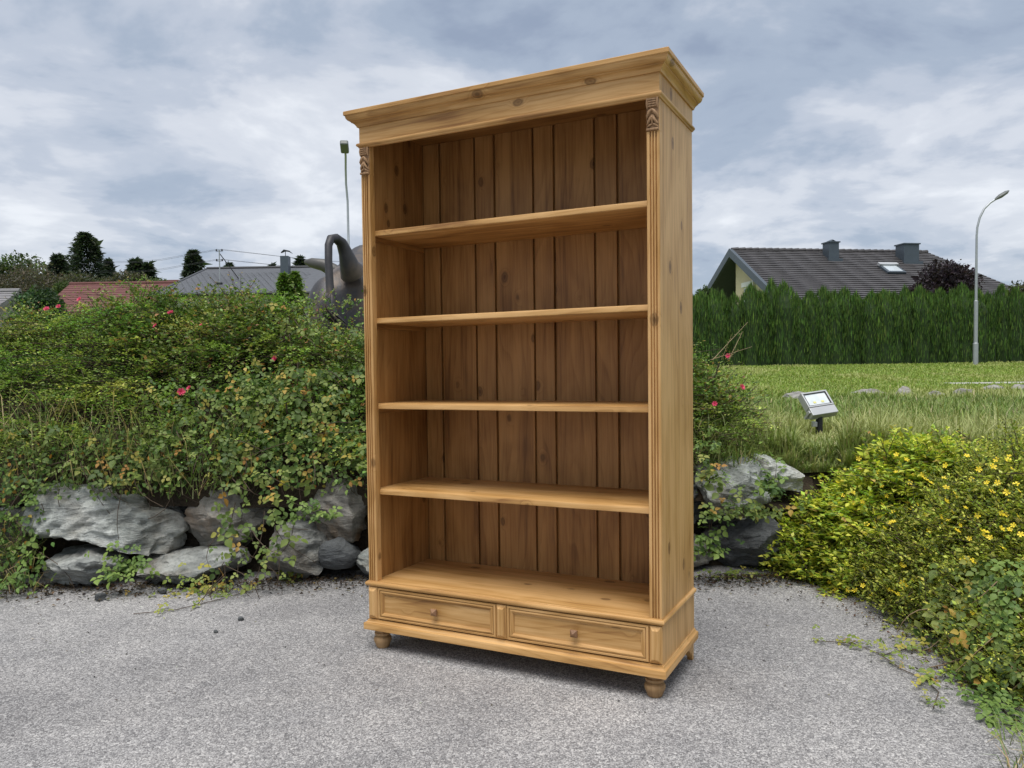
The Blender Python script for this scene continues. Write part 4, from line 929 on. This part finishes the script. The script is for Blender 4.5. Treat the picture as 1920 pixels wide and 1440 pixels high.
# ------------------------------------------------------------------ floodlight on a post
M_ALU = plain('grey_aluminium', (.48, .49, .50), .42, .3, .06)
M_BLACK = plain('black_plastic', (.018, .018, .020), .5)
M_GLASSP = (lambda t: t.set(t.ramp(t.noise(t.coord(), 14, 2), [(.3, (.60, .66, .68)), (.7, (.78, .82, .82))]), .12, .6))(NT('reflector_glass'))
M_LED = plain('led_chip', (.75, .70, .25), .4)
def floodlight():
    c = at(1536, 772, 6.0); zg = float(terrain_z(c[0], 6.0))
    T = thing('floodlight', 'grey LED floodlight tilted up on a short black post in the grass', 'floodlight', (c[0], 6.0, zg), R(0)); h = c[2]-zg
    MB().lathe([(.026, -.1), (.026, h-.03), (.020, h-.01), (.020, h+.01)], n=14).build('post', M_BLACK, T, 40)
    MB().box(-.058, -.024, -.03, .01, h-.115, h-.075).build('clamp', M_ALU, T, bevel=.004)
    MB().box(-.045, -.022, -.025, .005, h-.055, h-.030).build('clamp', M_ALU, T, bevel=.003)
    # the lamp body leans back; built in its own tilted frame
    Mx = Matrix.Translation((.012, 0, h+.055)) @ Matrix.Rotation(R(10), 4, 'Z') @ Matrix.Rotation(R(-38), 4, 'X') @ Matrix.Rotation(R(-8), 4, 'Y')
    def tb(name, mat, b, bevel=.003):
        o = b.build(name, mat, T, bevel=bevel); o.data.transform(Mx); return o
    hd = tb('housing', M_ALU, MB().box(-.112, .112, .012, .060, -.012, .125).box(-.112, .112, -.004, .012, -.012, 0).box(-.112, .112, -.004, .012, .113, .125).box(-.112, -.100, -.004, .012, 0, .113).box(.100, .112, -.004, .012, 0, .113), .002)
    tb('gasket', M_BLACK, MB().box(-.100, .100, .001, .0118, 0, .006).box(-.100, .100, .001, .0118, .107, .113).box(-.100, -.092, .001, .0118, .006, .107).box(.092, .100, .001, .0118, .006, .107), 0)
    tb('reflector', M_GLASSP, MB().box(-.092, .092, .006, .0118, .006, .107), 0)
    for s_ in (-1, 1): tb('led_chip', M_LED, MB().box(s_*.035-.011, s_*.035+.011, .003, .0062, .022, .038), 0)
    tb('driver_box', M_ALU, MB().box(-.112, .112, -.002, .062, -.085, -.016), .003)
    tb('bracket', M_ALU, MB().box(-.122, -.113, .01, .09, -.055, -.035).box(.113, .122, .01, .09, -.055, -.035).box(-.122, .122, .09, .097, -.055, -.035), .001)
floodlight()

# ------------------------------------------------------------------ street lamps
M_GALV = plain('galvanised_steel', (.40, .42, .44), .45, .5, .08)
M_LAMPH = plain('lamp_head_plastic', (.13, .14, .135), .4, 0, .1)
def street_lamp(lab, base, height, r0, steps, arm, head_rz, head_len):
    T = thing('street_lamp', lab, 'street lamp', tuple(map(float, base)), 0, 'street lamps')
    pr = [(r0, -.3)]
    for z, r in steps: pr += [(pr[-1][0], z), (r, z+.02)]
    pr += [(pr[-1][0]*.8, height)]
    MB().lathe(pr, n=16).build('pole', M_GALV, T, 40)
    a = [(0, 0, height-.05)]+[(x, y, height+z) for x, y, z in arm]; MB().tube(a, [pr[-1][0]]*len(a), 10).build('arm', M_GALV, T, 60)
    e, d = np.array(a[-1]), np.array(a[-1])-np.array(a[-2]); d /= np.linalg.norm(d)
    if head_len < .4:
        hb = MB().box(-.13, .13, -.22, .22, -.09, .09).build('lamp_head', M_LAMPH, T, bevel=.04); hb.location = tuple(e+np.array([.0, -.12, .10])); hb.rotation_euler = (R(-28), 0, R(8)); return
    MB().tube([e-d*.05, e+d*.08, e+d*head_len*.35, e+d*head_len*.8, e+d*head_len], [.05, .10, .135, .115, .04], 14, .55).build('lamp_head', M_LAMPH, T, 60)
b_ = at(1829, 684, 27.0); zg = float(terrain_z(b_[0], 27)); top = at(1838, 440, 27)[2]-zg
street_lamp('galvanised street lamp with curved arm standing before the thuja hedge', (b_[0], 27, zg), top, .085, [(.75, .065), (2.2, .045)], [(.02, 0, .25), (.10, 0, .58), (.25, 0, .88), (.45, 0, 1.08), (.64, 0, 1.20)], 0, .52)
b_ = at(653, 520, 26.0); zg = float(terrain_z(b_[0], 26)); top = at(649, 374, 26)[2]-zg
street_lamp('thin street lamp rising behind the bronze bull', (b_[0]+.03, 26, zg), top, .075, [(1.0, .06), (3.2, .045)], [(-.03, -.05, .5), (0, -.2, .95), (.06, -.45, 1.28), (.09, -.62, 1.40)], 0, .36)

# ------------------------------------------------------------------ path across the lawn
pw = []
us = np.linspace(9.1, 30, 24)
vv_, ff = [], []
for i, x in enumerate(us):
    for y in (16.1, 16.65): vv_.append((x, y+.0*x, float(terrain_z(x, y))+.02))
for i in range(len(us)-1): ff.append((2*i, 2*i+2, 2*i+3, 2*i+1))
tag(mesh_obj('path', vv_, ff, plain('pale_gravel', (.36, .36, .31), .9, 0, .15, 20)), kind='structure')

# ------------------------------------------------------------------ thuja hedge
def cone_tree_mesh(name, h, r, n, seed, cols, w, droop=.0, leaf=(.10, .05), power=.75, core=None):
    g = np.random.default_rng(seed); t = g.random(n)**.85; z = h*t
    prof = r*np.where(t < .80, 1-.06*(1-t/.80), np.clip((1-t)/.20, 0, 1)**power)
    an = g.uniform(0, 2*math.pi, n); rr = prof*(.72+.34*g.random(n))*(1+.16*np.sin(an*3+t*9+seed))
    P = np.stack([rr*np.cos(an), rr*np.sin(an), z+.02], -1); out = np.stack([np.cos(an), np.sin(an), 0*an], -1)
    D = out*.45+np.array([0, 0, 1.])*(1-droop)+g.normal(0, .28, (n, 3)); N = out+g.normal(0, .45, (n, 3))
    L = leaf[0]*np.exp(g.normal(0, .25, n)); c = palette(g, n, cols, w, .2)
    tmp = leaf_cloud(name, P, D, N, L, L*leaf[1]/leaf[0], c, T_SMALL, M_LEAF); me = tmp.data; bpy.data.objects.remove(tmp); return me
G_THU = [(0.077, 0.149, 0.034), (0.116, 0.209, 0.044), (0.174, 0.271, 0.056), (0.05, 0.1, 0.026)]
THU = [cone_tree_mesh('thuja_crown', 1.0, 1.0, 2300, 200+k, G_THU, [4, 4, 2, 3], leaf=(.085, .05)) for k in range(5)]
# (unit crowns are scaled to each tree; leaf sizes follow)
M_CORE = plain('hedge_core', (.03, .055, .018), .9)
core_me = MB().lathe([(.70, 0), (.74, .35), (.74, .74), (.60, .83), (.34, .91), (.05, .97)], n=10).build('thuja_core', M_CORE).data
bpy.data.objects.remove([o for o in bpy.data.objects if o.data == core_me][0])
trunk_me = MB().lathe([(.05, -.3), (.04, .6)], n=6).build('thuja_trunk', M_STEM).data
bpy.data.objects.remove([o for o in bpy.data.objects if o.data == trunk_me][0])
u = 1.2; k = 0; hr = np.random.default_rng(77)
while u < 25.5:
    h = 2.60*np.exp(hr.normal(0, .045))+.05*math.sin(u*.9)+(.25 if hr.random() < .12 else 0); r = hr.uniform(.38, .54); v = 29.2+hr.normal(0, .10)
    T = thing('thuja_tree', 'conical thuja in the tall hedge '+('behind the bookcase and rose bush' if u < 8.2 else 'before the dark gable end of the tiled house' if u < 9.9 else 'below the first chimney of the tiled house' if u < 13.0
          else 'below the roof window of the tiled house' if u < 15.2 else 'beside the galvanised street lamp' if u < 16.6 else 'beyond the street lamp and purple tree'), 'thuja', (u, v, float(terrain_z(u, v))-.03), 0, 'thujas of the tall hedge')
    o = link(bpy.data.objects.new('crown', THU[k % 5]), T); o.scale = (r, r, h); o.rotation_euler = (0, 0, hr.uniform(0, 6.28))
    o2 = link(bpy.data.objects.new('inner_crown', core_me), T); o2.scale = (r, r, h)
    o3 = link(bpy.data.objects.new('trunk', trunk_me), T)
    u += hr.uniform(.34, .56); k += 1

# ------------------------------------------------------------------ the tiled roof house behind the hedge
M_TILE = plain('dark_roof_tile', (.068, .064, .066), .55, 0, .22, 3, .2)
M_ZINC = plain('blue_grey_sheet', (.085, .105, .125), .42, .25, .1)
M_CREAM = plain('cream_render', (.62, .54, .36), .85, 0, .06)
M_DARKW = plain('dark_stained_timber', (.045, .032, .026), .7)
M_WHITE = plain('white_frame', (.72, .72, .70), .5, 0, .05)
M_PANE = (lambda t: t.set((.05, .065, .08), .06, .6))(NT('window_glass'))
def box_part(name, mat, b, parent, bevel=0): return MB().box(*b).build(name, mat, parent, bevel=bevel)
def gable_house():
    T = thing('gable_house', 'cream house with dark grey tiled gable roof behind the thuja hedge', 'house', (11.0, 40.0, 1.2), R(9.5))
    rid, Lr, run, drop = 5.92, 11.15, 5.1, 3.0     # ridge height above ground, ridge length, half depth, fall
    # walls (x along the ridge, y back)
    for n_, b in (('wall', (.95, Lr+1.0, -run+.75, -run+1.0, -.3, 3.1)), ('wall', (.95, Lr+1.0, run-1.0, run-.75, -.3, 3.1)), ('wall', (Lr+.7, Lr+1.0, -run+1.0, run-1.0, -.3, 3.1))): box_part(n_, M_CREAM, b, T)
    gp = [(-run+.75, -.3), (.35, -.3), (.35, 5.55), (0, 5.72), (-run+.75, 3.20)]
    g = MB().loft([[(.50, y, z) for y, z in gp], [(.75, y, z) for y, z in gp]]).build('gable_wall', M_CREAM, T)
    gp = [(.35, -.3), (run-.75, -.3), (run-.75, 3.20), (.35, 5.45)]
    MB().loft([[(2.6, y, z) for y, z in gp], [(2.8, y, z) for y, z in gp]]).build('loggia_back_wall', M_DARKW, T)
    box_part('loggia_cheek', M_CREAM, (.75, 2.6, .30, .36, -.3, 5.4), T)
    wf = box_part('window', M_WHITE, (.45, .51, -1.70, -.65, 2.5, 3.95), T); box_part('pane', M_PANE, (.435, .45, -1.60, -.75, 2.6, 3.85), wf)
    box_part('shutter_box', M_WHITE, (.36, .50, -1.80, -.55, 3.95, 4.18), T)
    # roof slabs: front, back and a hipped right end
    x0, x1, hip = 0.0, Lr, 2.3; th = .20
    def slab(name, p, mat):
        q = [(x, y, z-th) for x, y, z in p]; n = len(p)
        return MB().add(p+q, [tuple(range(n)), tuple(range(2*n-1, n-1, -1))]+[(i, i+n, (i+1) % n+n, (i+1) % n) for i in range(n)]).build(name, mat, T)
    fr = slab('front_roof', [(x0, -run, rid-drop), (x1+hip, -run, rid-drop), (x1, 0, rid), (x0, 0, rid)], M_ZINC)
    bk = slab('back_roof', [(x0, 0, rid-.001), (x1, 0, rid-.001), (x1+hip, run, rid-drop), (x0, run, rid-drop)], M_ZINC)
    en = slab('hip_roof', [(x1+.002, 0, rid-.002), (x1+hip, -run+.002, rid-drop), (x1+hip, run-.002, rid-drop)], M_TILE)
    # tile courses on the front slope, each a stepped strip with tile joints
    nc = 26; sl = np.array([0, run, drop])/nc; nrm = unit(np.array([0, -drop, run]))
    for i in range(nc):
        t0, t1 = i/nc, (i+1.12)/nc
        if t1 > 1: t1 = 1
        y0, z0 = -run*(1-t0), rid-drop*(1-t0); y1, z1 = -run*(1-t1), rid-drop*(1-t1)
        e0 = x1+hip*(1-t0)-.02; n = 34; mb = MB(); xs = np.linspace(x0+.16, e0, n)
        prof = []
        for j, x in enumerate(xs): prof.append((x, .052+.012*math.sin(j*2.1)))
        rings = []
        for x, lift in prof:
            rings.append([(x, y0+nrm[1]*.004, z0+nrm[2]*.004), (x, y0+nrm[1]*lift, z0+nrm[2]*lift), (x, y1+nrm[1]*.012, z1+nrm[2]*.012)])
        mb.loft(rings); mb.build('tile_course', M_TILE, fr)
    for j in range(30):
        x = x0+.1+j*(Lr-.1)/30
        MB().tube([(x, 0, rid+.02), (x+.37, 0, rid+.045)], [.095, .105], 8).build('ridge_tile', M_TILE, fr)
    # verge boards
    for s_ in (-1, 1):
        MB().add([(x0-.03, s_*run, rid-drop-.32), (x0-.03, 0, rid-.34), (x0-.03, 0, rid+.07), (x0-.03, s_*run, rid-drop+.07), (x0+.14, s_*run, rid-drop-.32), (x0+.14, 0, rid-.34), (x0+.14, 0, rid+.07), (x0+.14, s_*run, rid-drop+.07)],
                 [(0, 1, 2, 3), (7, 6, 5, 4), (0, 4, 5, 1), (1, 5, 6, 2), (2, 6, 7, 3), (3, 7, 4, 0)]).build('verge_board', M_ZINC, T)
    zs = lambda y: rid-drop*(-y)/run
    for xa, xb, ya, yb, zt in ((4.85, 5.40, -1.05, -.45, rid+.28), (8.90, 9.75, -1.25, -.55, rid+.22)):
        c = box_part('chimney', M_ZINC, (xa, xb, ya, yb, zs(ya)-.3, zt), T, .01); box_part('chimney_cap', M_ZINC, (xa-.05, xb+.05, ya-.05, yb+.05, zt, zt+.06), c)
        if xa < 6: MB().tube([(xa, (ya+yb)/2, zt+.02), ((xa+xb)/2, (ya+yb)/2, zt+.14), (xb, (ya+yb)/2, zt+.02)], [.22, .26, .22], 8, .2).build('chimney_cowl', M_ZINC, c)
        MB().box(xa-.12, xb+.12, ya-.15, ya-.02, zs(ya-.1)-.10, zs(ya-.1)+.14).build('flashing', M_ZINC, c)
    # roof window lying in the slope
    wc = MB(); ys, ye = -2.55, -1.75; xa, xb = 7.05, 8.05
    def rq(x, y, h): return (x, y+nrm[1]*h, zs(y)+nrm[2]*h)
    def slab2(name, mat, xa, xb, ys, ye, h0, h1, par): return MB().add([rq(xa, ys, h0), rq(xb, ys, h0), rq(xb, ye, h0), rq(xa, ye, h0), rq(xa, ys, h1), rq(xb, ys, h1), rq(xb, ye, h1), rq(xa, ye, h1)],
              [(3, 2, 1, 0), (4, 5, 6, 7), (0, 1, 5, 4), (1, 2, 6, 5), (2, 3, 7, 6), (3, 0, 4, 7)]).build(name, mat, par)
    w = slab2('roof_window', M_ZINC, xa, xb, ys, ye, -.02, .14, T); slab2('pane', M_SKYPANE, xa+.13, xb-.13, ys+.10, ye-.16, .10, .155, w); slab2('blind_box', M_ALU, xa-.02, xb+.02, ye-.14, ye+.05, .10, .24, w)
M_SKYPANE = (lambda t: t.set((.50, .55, .58), .10, .7))(NT('pale_roof_glass'))
gable_house()

# ------------------------------------------------------------------ slate roof house on the left
M_SLATE = plain('grey_slate', (.088, .094, .106), .6, 0, .16, 4)
M_PLASTER = plain('pale_plaster', (.55, .55, .50), .85, 0, .06)
def slate_house():
    v0 = 48.0; a = at(388, 504, v0); rid = a[2]; zg = .9
    T = thing('slate_house', 'house with blue grey slate hip roof behind the mound', 'house', (a[0], v0, zg), R(-1.0))
    h = rid-zg; run, drop, Lr = 4.5, 1.95, 10.5; hipx = -1.15
    for b in ((hipx+.5, Lr, -run+.5, -run+.75, -.3, h-drop+.02), (hipx+.5, hipx+.75, -run+.75, run-.5, -.3, h-drop+.02), (hipx+.75, Lr, run-.75, run-.5, -.3, h-drop+.02)): box_part('wall', M_PLASTER, b, T)
    rf = MB().add([(hipx, -run, h-drop), (Lr, -run, h-drop), (Lr, 0, h), (0, 0, h), (hipx, run, h-drop), (Lr, run, h-drop), (hipx, -run, h-drop-.12), (Lr, -run, h-drop-.12), (Lr, run, h-drop-.12), (hipx, run, h-drop-.12)],
             [(0, 1, 2, 3), (3, 2, 5, 4), (0, 3, 4), (0, 6, 7, 1), (4, 9, 6, 0), (5, 8, 9, 4), (1, 7, 8, 5, 2), (6, 9, 8, 7)]).build('roof', M_SLATE, T)
    # diamond slates on the front slope share one mesh
    s_ = .38; nrm = unit(np.array([0, -drop, run])); up = unit(np.array([0, run, drop])); slope = math.hypot(run, drop)
    sm_ = MB().add([(-s_*.49, 0, .012), (0, -s_*.62, .016), (s_*.49, 0, .012), (0, s_*.62, .008), (-s_*.49, 0, .004), (0, -s_*.62, .004), (s_*.49, 0, .004)], [(0, 1, 2, 3), (0, 4, 5, 1), (1, 5, 6, 2)]).build('slate', M_SLATE).data
    bpy.data.objects.remove([o for o in bpy.data.objects if o.data == sm_][0])
    Mb = Matrix(((1, 0, 0), (0, up[1], nrm[1]), (0, up[2], nrm[2]))).to_4x4(); cnt = 0; row = 0; d = .35
    while d < slope-.2:
        x = hipx+(d/slope)*(-hipx)+.25+(s_*.5 if row % 2 else 0)
        while x < 6.6 and cnt < 300:
            o = bpy.data.objects.new('slate', sm_); link(o, rf); p = np.array([x, -run, h-drop])+up*d
            M = Mb.copy(); M.translation = Vector(p); o.matrix_local = M; x += s_; cnt += 1
        d += s_*.62; row += 1
    MB().tube([(0, 0, h+.02), (Lr, 0, h+.02)], .09, 8).build('ridge_cap', M_BLACKTILE, T); MB().tube([(0, 0, h), (hipx, -run, h-drop+.03)], .07, 8).build('hip_cap', M_SLATE, T)
    MB().tube([(hipx-.05, -run-.08, h-drop-.06), (Lr, -run-.08, h-drop-.06)], .09, 8).build('gutter', M_BLACKTILE, T)
    c = box_part('chimney', M_ZINC, (4.95, 5.42, -1.45, -.95, h-1.0, h+.50), T)
    MB().tube([(4.95, -1.2, h+.72), (5.15, -1.2, h+.85), (5.42, -1.2, h+.80), (5.62, -1.2, h+.66)], [.10, .20, .14, .03], 8, .3).build('chimney_cowl', M_BLACKTILE, c)
    MB().tube([(5.2, -1.2, h+.5), (5.2, -1.2, h+.8)], .02, 6).build('cowl_rod', M_BLACKTILE, c)
    x = 1.92; y = -2.9; zr = h-drop*(-y)/run
    m = MB().tube([(x, y, zr-.1), (x, y, zr+1.95)], .035, 8).build('roof_mast', M_GALV, T); MB().tube([(x, y, zr+1.75), (x+.78, y+.8, zr+.38)], .025, 6).build('stay', M_BLACKTILE, m)
    box_part('mast_foot', M_BLACKTILE, (x-.14, x+.14, y-.2, y+.15, zr-.12, zr+.06), m)
    for dz in (1.86, 1.30):
        for dx in (-.16, .16): MB().lathe([(.03, 0), (.05, .03), (.03, .06), (.05, .09), (.02, .12)], (x+dx, y, zr+dz), 8).build('insulator', M_BLACKTILE, m)
        MB().tube([(x-.2, y, zr+dz), (x+.2, y, zr+dz)], .02, 6).build('crossarm', M_BLACKTILE, m)
    return [np.array(T.matrix_basis @ Vector((x+dx, y, zr+dz+.1))) for dz in (1.86, 1.30) for dx in (-.16, .16)]
M_BLACKTILE = plain('black_metal', (.030, .032, .036), .5)
ends = slate_house()
for i, e in enumerate(ends):
    hi = i < 2; y2 = (490 if hi else 508)
    far = at(180, y2+(i % 2)*3, 60); mid = (e+far)/2; mid[2] -= .35
    o = MB().tube([e, e*.6+far*.4-np.array([0, 0, .28]), far*.6+e*.4-np.array([0, 0, .28]), far], .007, 4).build('power_cable', M_BLACKTILE)
    tag(o, ('upper' if hi else 'lower')+(' outer' if i % 2 else ' inner')+' power cable running from the slate house mast toward the dark trees', 'cable', 'power cables of the roof mast')
    far = at(760, (495 if hi else 510)+(i % 2)*2, 52)
    o = MB().tube([e, (e+far)/2-np.array([0, 0, .2]), far], .007, 4).build('power_cable', M_BLACKTILE)
    tag(o, ('upper' if hi else 'lower')+(' outer' if i % 2 else ' inner')+' power cable running from the slate house mast toward the bronze bull', 'cable', 'power cables of the roof mast')

# ------------------------------------------------------------------ other roofs on the left
M_RED = plain('red_roof_tile', (.135, .055, .050), .85, 0, .18, 3, .2)
def simple_house(name, lab, x0, x1, yr, ye, v0, mat, wallmat, run=3.2, cat='house', rz=0):
    a, b = at(x0, yr, v0), at(x1, yr, v0); e = at(x0, ye, v0-run); zg = .8
    T = thing(name, lab, cat, (a[0], v0, zg), rz); L = b[0]-a[0]; h = a[2]-zg; d = a[2]-e[2]
    box_part('wall', wallmat, (.2, L-.2, -run+.3, -run+.5, -.3, h-d), T); box_part('wall', wallmat, (.2, L-.2, run-.5, run-.3, -.3, h-d), T)
    for xa in (.2, L-.4):
        gp = [(-run+.5, -.3), (run-.5, -.3), (run-.5, h-d+.1), (0, h-.2), (-run+.5, h-d+.1)]; MB().loft([[(xa, y, z) for y, z in gp], [(xa+.2, y, z) for y, z in gp]]).build('gable_wall', wallmat, T)
    n = 12; rf = None
    for s_ in (-1, 1):
        p = [(0, s_*run, h-d), (L, s_*run, h-d), (L, 0, h), (0, 0, h)]; q = [(x, y, z-.14) for x, y, z in p]
        rf = MB().add(p+q, [(0, 1, 2, 3), (7, 6, 5, 4), (0, 4, 5, 1), (1, 5, 6, 2), (2, 6, 7, 3), (3, 7, 4, 0)]).build('roof', mat, T)
        if s_ < 0:
            nr = unit(np.array([0, -d, run]))
            for i in range(n):
                t0, t1 = i/n, min(1, (i+1.1)/n); P0 = np.array([0, -run*(1-t0), h-d*(1-t0)]); P1 = np.array([0, -run*(1-t1), h-d*(1-t1)])
                MB().add([P0+nr*.003, P0+nr*.03, P1+nr*.008, P0+nr*.003+[L, 0, 0], P0+nr*.03+[L, 0, 0], P1+nr*.008+[L, 0, 0]], [(0, 1, 2), (5, 4, 3), (0, 3, 4, 1), (1, 4, 5, 2), (2, 5, 3, 0)]).build('tile_course', mat, rf)
    MB().tube([(0, 0, h+.02), (L, 0, h+.02)], .10, 8).build('ridge_cap', mat, T)
    return T
simple_house('red_roof_house', 'house with long red tiled roof beyond the mound', 131, 352, 533, 585, 46, M_RED, M_PLASTER)
simple_house('red_roof_house', 'distant house with pale red ridge between the conifer and red roof', 300, 345, 527, 545, 85, M_RED, M_PLASTER, 4)
simple_house('grey_barn', 'low barn with weathered grey roof at the mound end', -160, 38, 549, 606, 30, plain('weathered_grey_roof', (.20, .195, .20), .8, 0, .2, 5), plain('barn_wall', (.30, .28, .25), .85), 2.6, 'barn')

# ------------------------------------------------------------------ trees
def crown_cloud(g, n, blobs, leaf, cols, w, zmin=None):
    """leaves spread through several overlapping clumps, denser at their skins"""
    B = np.array(blobs); vol = B[:, 3]**2; k = g.choice(len(B), n, p=vol/vol.sum()); d = unit(g.normal(size=(n, 3)))
    r = B[k, 3]*(.55+.5*g.random(n)**.6)*(1+.28*(fbm(d*3.0+k[:, None]*7.1, 5, 3)-.5)*2)
    P = B[k, :3]+d*r[:, None]*B[k, 4:7]
    D = d*.6+g.normal(0, .6, (n, 3)); N = d+g.normal(0, .6, (n, 3)); L = leaf*np.exp(g.normal(0, .3, n))
    c = palette(g, n, cols, w, .2)*np.exp(g.normal(0, .22, len(B)))[k][:, None]
    return P, D, N, L, L*.65, np.clip(c, 0, .8)
def tree(name, lab, px, ytop, ybase, v, wpx, cols, w, seed, kind='round', n=9000, leaf=.24, group='trees beyond the mound'):
    g = np.random.default_rng(seed); top = at(px, ytop, v); width = wpx/F_PX*v; zg = 1.0; H = top[2]-zg; zb = max(at(px, ybase, v)[2]-zg, .3)
    T = thing(name, lab, 'tree' if 'bush' not in name else 'bush', (float(top[0]), v, zg), 0, group)
    n = int(n*(1.0 if n > 8000 else 1.8))
    if kind == 'round':
        bl_ = []
        for i in range(26):
            t = g.random()**.8; z = zb+(H-zb)*(.12+.80*t); rw = width/2*math.sqrt(max(.05, 1-((t-.40)/.66)**2)); a = g.uniform(0, 6.28); q = rw*math.sqrt(g.random())*.85
            bl_.append((q*math.cos(a), q*math.sin(a), z-.08*H, width*g.uniform(.17, .27), 1, 1, g.uniform(.7, 1.0)))
        a = crown_cloud(g, n, bl_, leaf, cols, w)
        for k in range(5):
            e = bl_[k]; MB().tube([(0, 0, zb*.7), (e[0]*.4, e[1]*.4, (zb+e[2])/2), e[:3]], [.10, .07, .03], 6).build('limb', M_STEM, T)
    else:
        t = g.random(n)**.72; z = zb+(H-zb)*t; lay = np.abs(np.mod(t*(H-zb)/.55+g.normal(0, .08, n), 1)-.5)*2
        pw_ = {'cone': .85, 'broad': .50, 'spiky': .7}[kind]
        prof = width/2*np.clip(1-t, 0, 1)**pw_*np.where(t < .12, .75+t*2, 1)
        an = g.uniform(0, 6.283, n); lob = 1+.20*np.sin(an*5+seed)+.14*np.sin(an*9+t*20)
        rr = prof*(.25+.80*g.random(n)**.55)*lob*(.80+.28*lay)
        P = np.stack([rr*np.cos(an), rr*np.sin(an), z-.15*rr], -1); d = np.stack([np.cos(an), np.sin(an), -.1+.3*t], -1)
        D = d+g.normal(0, .35, (n, 3)); N = np.array([[0, 0, 1.]])+d*.4+g.normal(0, .5, (n, 3)); L = leaf*np.exp(g.normal(0, .35, n))
        a = (P, D, N, L, L*.42, palette(g, n, cols, w, .22))
    leaf_cloud('crown', *a, T_FOLD, M_LEAF, T)['kind'] = 'stuff'
    MB().tube([(0, 0, -.4), (0, 0, H*.45), (0, 0, H*.85)], [.18+.01*H, .12, .03], 8).build('trunk', M_STEM, T)
DK = [(.042, .062, .044), (.032, .048, .036), (.060, .080, .048)]; GR = [(.075, .115, .040), (.105, .145, .05), (.05, .08, .03)]; OL = [(.095, .100, .055), (.13, .12, .075), (.07, .08, .045)]; BR = [(.105, .092, .070), (.085, .080, .060), (.13, .11, .08)]
tree('broadleaf_tree', 'rounded green tree at the far end of the tree belt', 45, 468, 580, 75, 110, GR, [3, 2, 3], 301)
tree('broadleaf_tree', 'second rounded green tree with low dome behind the grey barn', -40, 475, 580, 72, 120, GR, [3, 2, 3], 302)
tree('hazy_tree', 'brownish grey thin tree below the rounded green tree', 55, 500, 570, 66, 150, BR, [3, 3, 2], 303, leaf=.16)
tree('dark_spruce', 'dark spruce beside the broad dark evergreen', 108, 480, 580, 70, 60, DK, [3, 3, 2], 304, 'spiky', leaf=.30)
tree('dark_evergreen', 'tall broad dark evergreen, highest of the tree belt', 161, 438, 580, 74, 92, DK, [3, 3, 3], 305, 'broad', 6500, .26)
tree('dark_spruce', 'dark spruce on the lower shoulder of the tall evergreen', 203, 488, 580, 76, 42, DK, [3, 3, 2], 306, 'spiky', 2200, .30)
tree('olive_tree', 'grey olive tree in front of the tall evergreen above the red roof', 165, 512, 560, 60, 110, OL, [3, 2, 3], 307, leaf=.16)
tree('olive_tree', 'grey olive tree above the middle of the red roof', 235, 505, 560, 62, 90, OL, [3, 3, 2], 308, leaf=.16)
tree('dark_larch', 'ragged dark larch behind the olive trees', 255, 488, 545, 70, 44, DK, [3, 3, 3], 309, 'spiky', 2200, .34)
tree('dark_larch', 'second ragged dark larch nearer the power cables', 276, 496, 545, 70, 30, DK, [3, 3, 3], 310, 'spiky', 1500, .34)
tree('small_tree', 'small dark tree between larch and distant red ridge', 302, 513, 545, 74, 26, DK, [3, 2, 4], 311, 'round', 1400, .18)
tree('olive_tree', 'yellow green bushy tree above the red roof end', 280, 518, 560, 56, 80, GR, [3, 4, 1], 312, leaf=.15)
tree('column_conifer', 'columnar dark conifer behind the slate roof hip', 362, 471, 560, 64, 46, DK, [3, 3, 2], 313, 'broad', 4200, .24)
tree('garden_bush', 'dark green garden bush behind the mound beside the grey barn', 85, 545, 620, 26, 110, [(.045, .085, .035), (.07, .115, .045), (.03, .06, .025)], [3, 2, 3], 314, 'round', 5000, .10)
tree('garden_bush', 'yellow green bush beside the red roof gable', 118, 518, 570, 50, 40, GR, [2, 4, 1], 315, 'round', 1800, .14)
tree('small_spruce', 'tiny far spruce top above the slate ridge', 430, 494, 520, 95, 18, DK, [3, 2, 2], 316, 'spiky', 900, .3)
tree('small_spruce', 'far spruce top beside the slate house chimney', 563, 483, 530, 85, 30, DK, [3, 2, 2], 317, 'spiky', 1300, .32)
tree('small_spruce', 'small far spruce top left of the slate house chimney', 511, 497, 520, 95, 14, DK, [3, 2, 2], 318, 'spiky', 800, .3)
tree('garden_thuja', 'bright green garden thuja before the slate roof', 532, 514, 600, 22, 36, G_THU[1:3]+[(.12, .17, .05)], [3, 3, 2], 319, 'broad', 3500, .07)
tree('garden_thuja', 'taller bright green garden thuja beside the bronze bull', 553, 511, 600, 22, 34, G_THU[1:3]+[(.12, .17, .05)], [3, 3, 2], 320, 'broad', 3500, .07)
tree('purple_tree', 'dark purple leaved tree between house and hedge', 1775, 488, 590, 34, 118, [(.040, .028, .038), (.055, .036, .046), (.030, .022, .028)], [3, 2, 3], 321, 'round', 4200, .13, group=None)
tree('purple_tree', 'low purple leaved bush in front of the tiled roof', 1725, 525, 590, 33, 60, [(.040, .028, .038), (.055, .036, .046)], [3, 2], 322, 'round', 1500, .13, group=None)
tree('garden_tree', 'thin bare topped tree behind the hedge end', 1915, 515, 600, 36, 60, OL, [3, 2, 2], 323, 'round', 900, .12, group=None)
tree('garden_tree', 'small green tree peeping over the hedge beside the gable', 1318, 525, 590, 36, 40, GR, [3, 2, 2], 324, 'round', 1200, .12, group=None)
